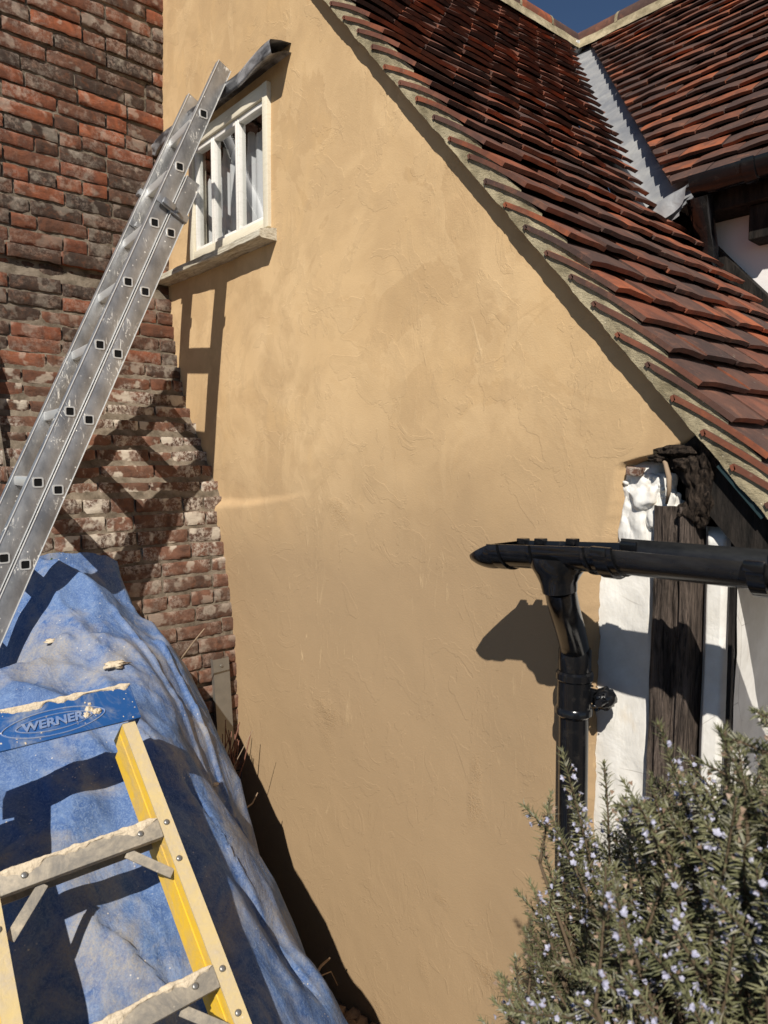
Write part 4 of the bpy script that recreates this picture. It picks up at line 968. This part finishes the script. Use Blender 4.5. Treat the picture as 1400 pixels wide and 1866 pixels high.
def sprig(tip, dirn, L, lead_=True):
    """a leafy shoot ending in tip"""
    bend = Vector((rl.uniform(-.3, .3), rl.uniform(-.3, .3), rl.uniform(-.25, .15))); n = 12; pts = []
    for i in range(n+1):
        f = i/n; pts.append(tip - dirn*L*(1-f) + bend*L*.3*(1-f)**2)
    stem.tube(pts, [.0026*(1-.6*i/n) for i in range(n+1)], 5)
    bloom = noise.noise(tip*6.5+Vector((3, 3, 3))) > -.12 and rl.random() < .9; m = int(L/.0048)
    for i in range(m):
        f = i/m; k = f*n; j = min(n-1, int(k)); p = pts[j].lerp(pts[j+1], k-j); tdir = (pts[j+1]-pts[j]).normalized()
        az0 = i*1.57 + rl.uniform(-.3, .3); ln = rl.uniform(.014, .025)*(1.15-.45*f); ang = lerp(1.25, .55, f**2)
        for q in range(4 if f > .15 else 3):
            d = cone_dir(tdir, ang+rl.uniform(-.25, .25), az0+q*1.6+rl.uniform(-.3, .3)); needle(p, d, ln, rl.uniform(.0014, .0021), tdir)
        if bloom and .12 < f < .93 and rl.random() < .62:
            d = cone_dir(tdir, rl.uniform(.8, 1.4), rl.uniform(0, 6.28)); flower(p + d*rl.uniform(.006, .013), d, rl.uniform(.0036, .0060))
        elif rl.random() < .4:
            d = cone_dir(tdir, 1.2, rl.uniform(0, 6.28)); c_ = p + d*.006; s = d.orthogonal()*.003; dry.add([c_-s, c_+d*.006, c_+s], [(0, 1, 2)])
    if rl.random() < .6:
        for q in range(9): needle(tip, cone_dir(dirn, rl.uniform(.1, .5), q*.8), rl.uniform(.009, .016), .0012, dirn)
    return pts[0]
TIPS = [ # hero shoots (tip, direction)
 ((-.675, .905, -.55), (-.9, .1, .3), .20), ((-.60, .90, -.44), (-.35, .0, .9), .22), ((-.53, .90, -.43), (-.2, .1, .95), .26),
 ((-.43, .86, -.335), (-.45, .1, .9), .26), ((-.335, .82, -.31), (-.55, .1, .85), .28), ((-.70, .93, -.72), (-.8, -.1, .5), .24),
 ((-.66, .90, -.82), (-.95, .0, -.1), .18), ((-.64, .92, -.90), (-.8, .1, -.3), .16), ((-.58, .92, -.55), (-.5, -.1, .8), .2), ((-.30, .78, -.36), (.1, 0, 1), .2),
 ((-.48, .86, -.47), (-.3, 0, .9), .2), ((-.39, .84, -.44), (-.2, -.2, .9), .22), ((-.62, .90, -.65), (-.9, 0, .35), .18), ((-.27, .76, -.42), (-.1, -.2, .9), .2)]
bases = []
for q in range(85):
    z_ = rl.uniform(-.92, -.50); TIPS.append(((rl.uniform(-.645, -.46) + .10*clamp((-.62-z_)*-1.2, -.2, .6), rl.uniform(.86, .98), z_), (rl.gauss(-.45, .3), rl.gauss(0, .25), .8), rl.uniform(.09, .17)))
for q in range(46):
    p = Vector((rl.uniform(-.46, .05), rl.uniform(.72, .95), 0)); p.z = -.42 + .10*noise.noise(p*7) - .10*abs(p.x+.25) + rl.uniform(-.12, .05); TIPS.append((tuple(p), (rl.gauss(-.1, .25), rl.gauss(0, .2), 1), rl.uniform(.12, .2)))
for (p, d, L) in TIPS: bases.append(sprig(Vector(p), Vector(d).normalized(), L))
for i in range(1050):
    # dome-shaped crown, fuller low down
    a = rl.uniform(0, 2*pi); el = rl.uniform(-.5, 1.35); rr = rl.uniform(.50, 1.0)**.5
    c0_ = Vector((-.215, .90, -.88)); R_ = Vector((.44, .33, .60))
    dv = Vector((cos(a)*cos(el), sin(a)*cos(el), sin(el))); p = c0_ + Vector((dv.x*R_.x, dv.y*R_.y, dv.z*R_.z))*rr
    # irregular outline with gaps
    g_ = noise.noise(Vector((p.x*5, p.y*5, p.z*5))); p += dv*.10*g_
    if g_ < -.16 and rr > .66: continue
    if p.z < -1.0 and p.x < -.43 + .10*noise.noise(p*6): continue
    d = (dv*.7 + Vector((-.25, -.05, .6)) + Vector((rl.gauss(0, .42), rl.gauss(0, .42), rl.gauss(0, .34)))).normalized()
    bases.append(sprig(p, d, rl.uniform(.06, .15)))
for i, b in enumerate(bases):
    if i % 4 == 0 or i < len(TIPS):
        hub = ROOT + Vector((rl.gauss(0, .07), rl.gauss(0, .07), rl.uniform(.25, .7))); mid = hub.lerp(b, .55) + Vector((rl.gauss(0, .02), rl.gauss(0, .02), -.04))
        stem.tube([ROOT+Vector((rl.gauss(0, .03), rl.gauss(0, .03), 0)), hub, mid, b], [.009, .006, .0042, .0026], 5)
stem.build('stems', M_stem, ros, smooth=True); leaf.build('needles', M_leaf, ros); under.build('pale_needles', M_leafb, ros); flow.build('flowers', M_flow, ros); dry.build('calyces', M_dry, ros)
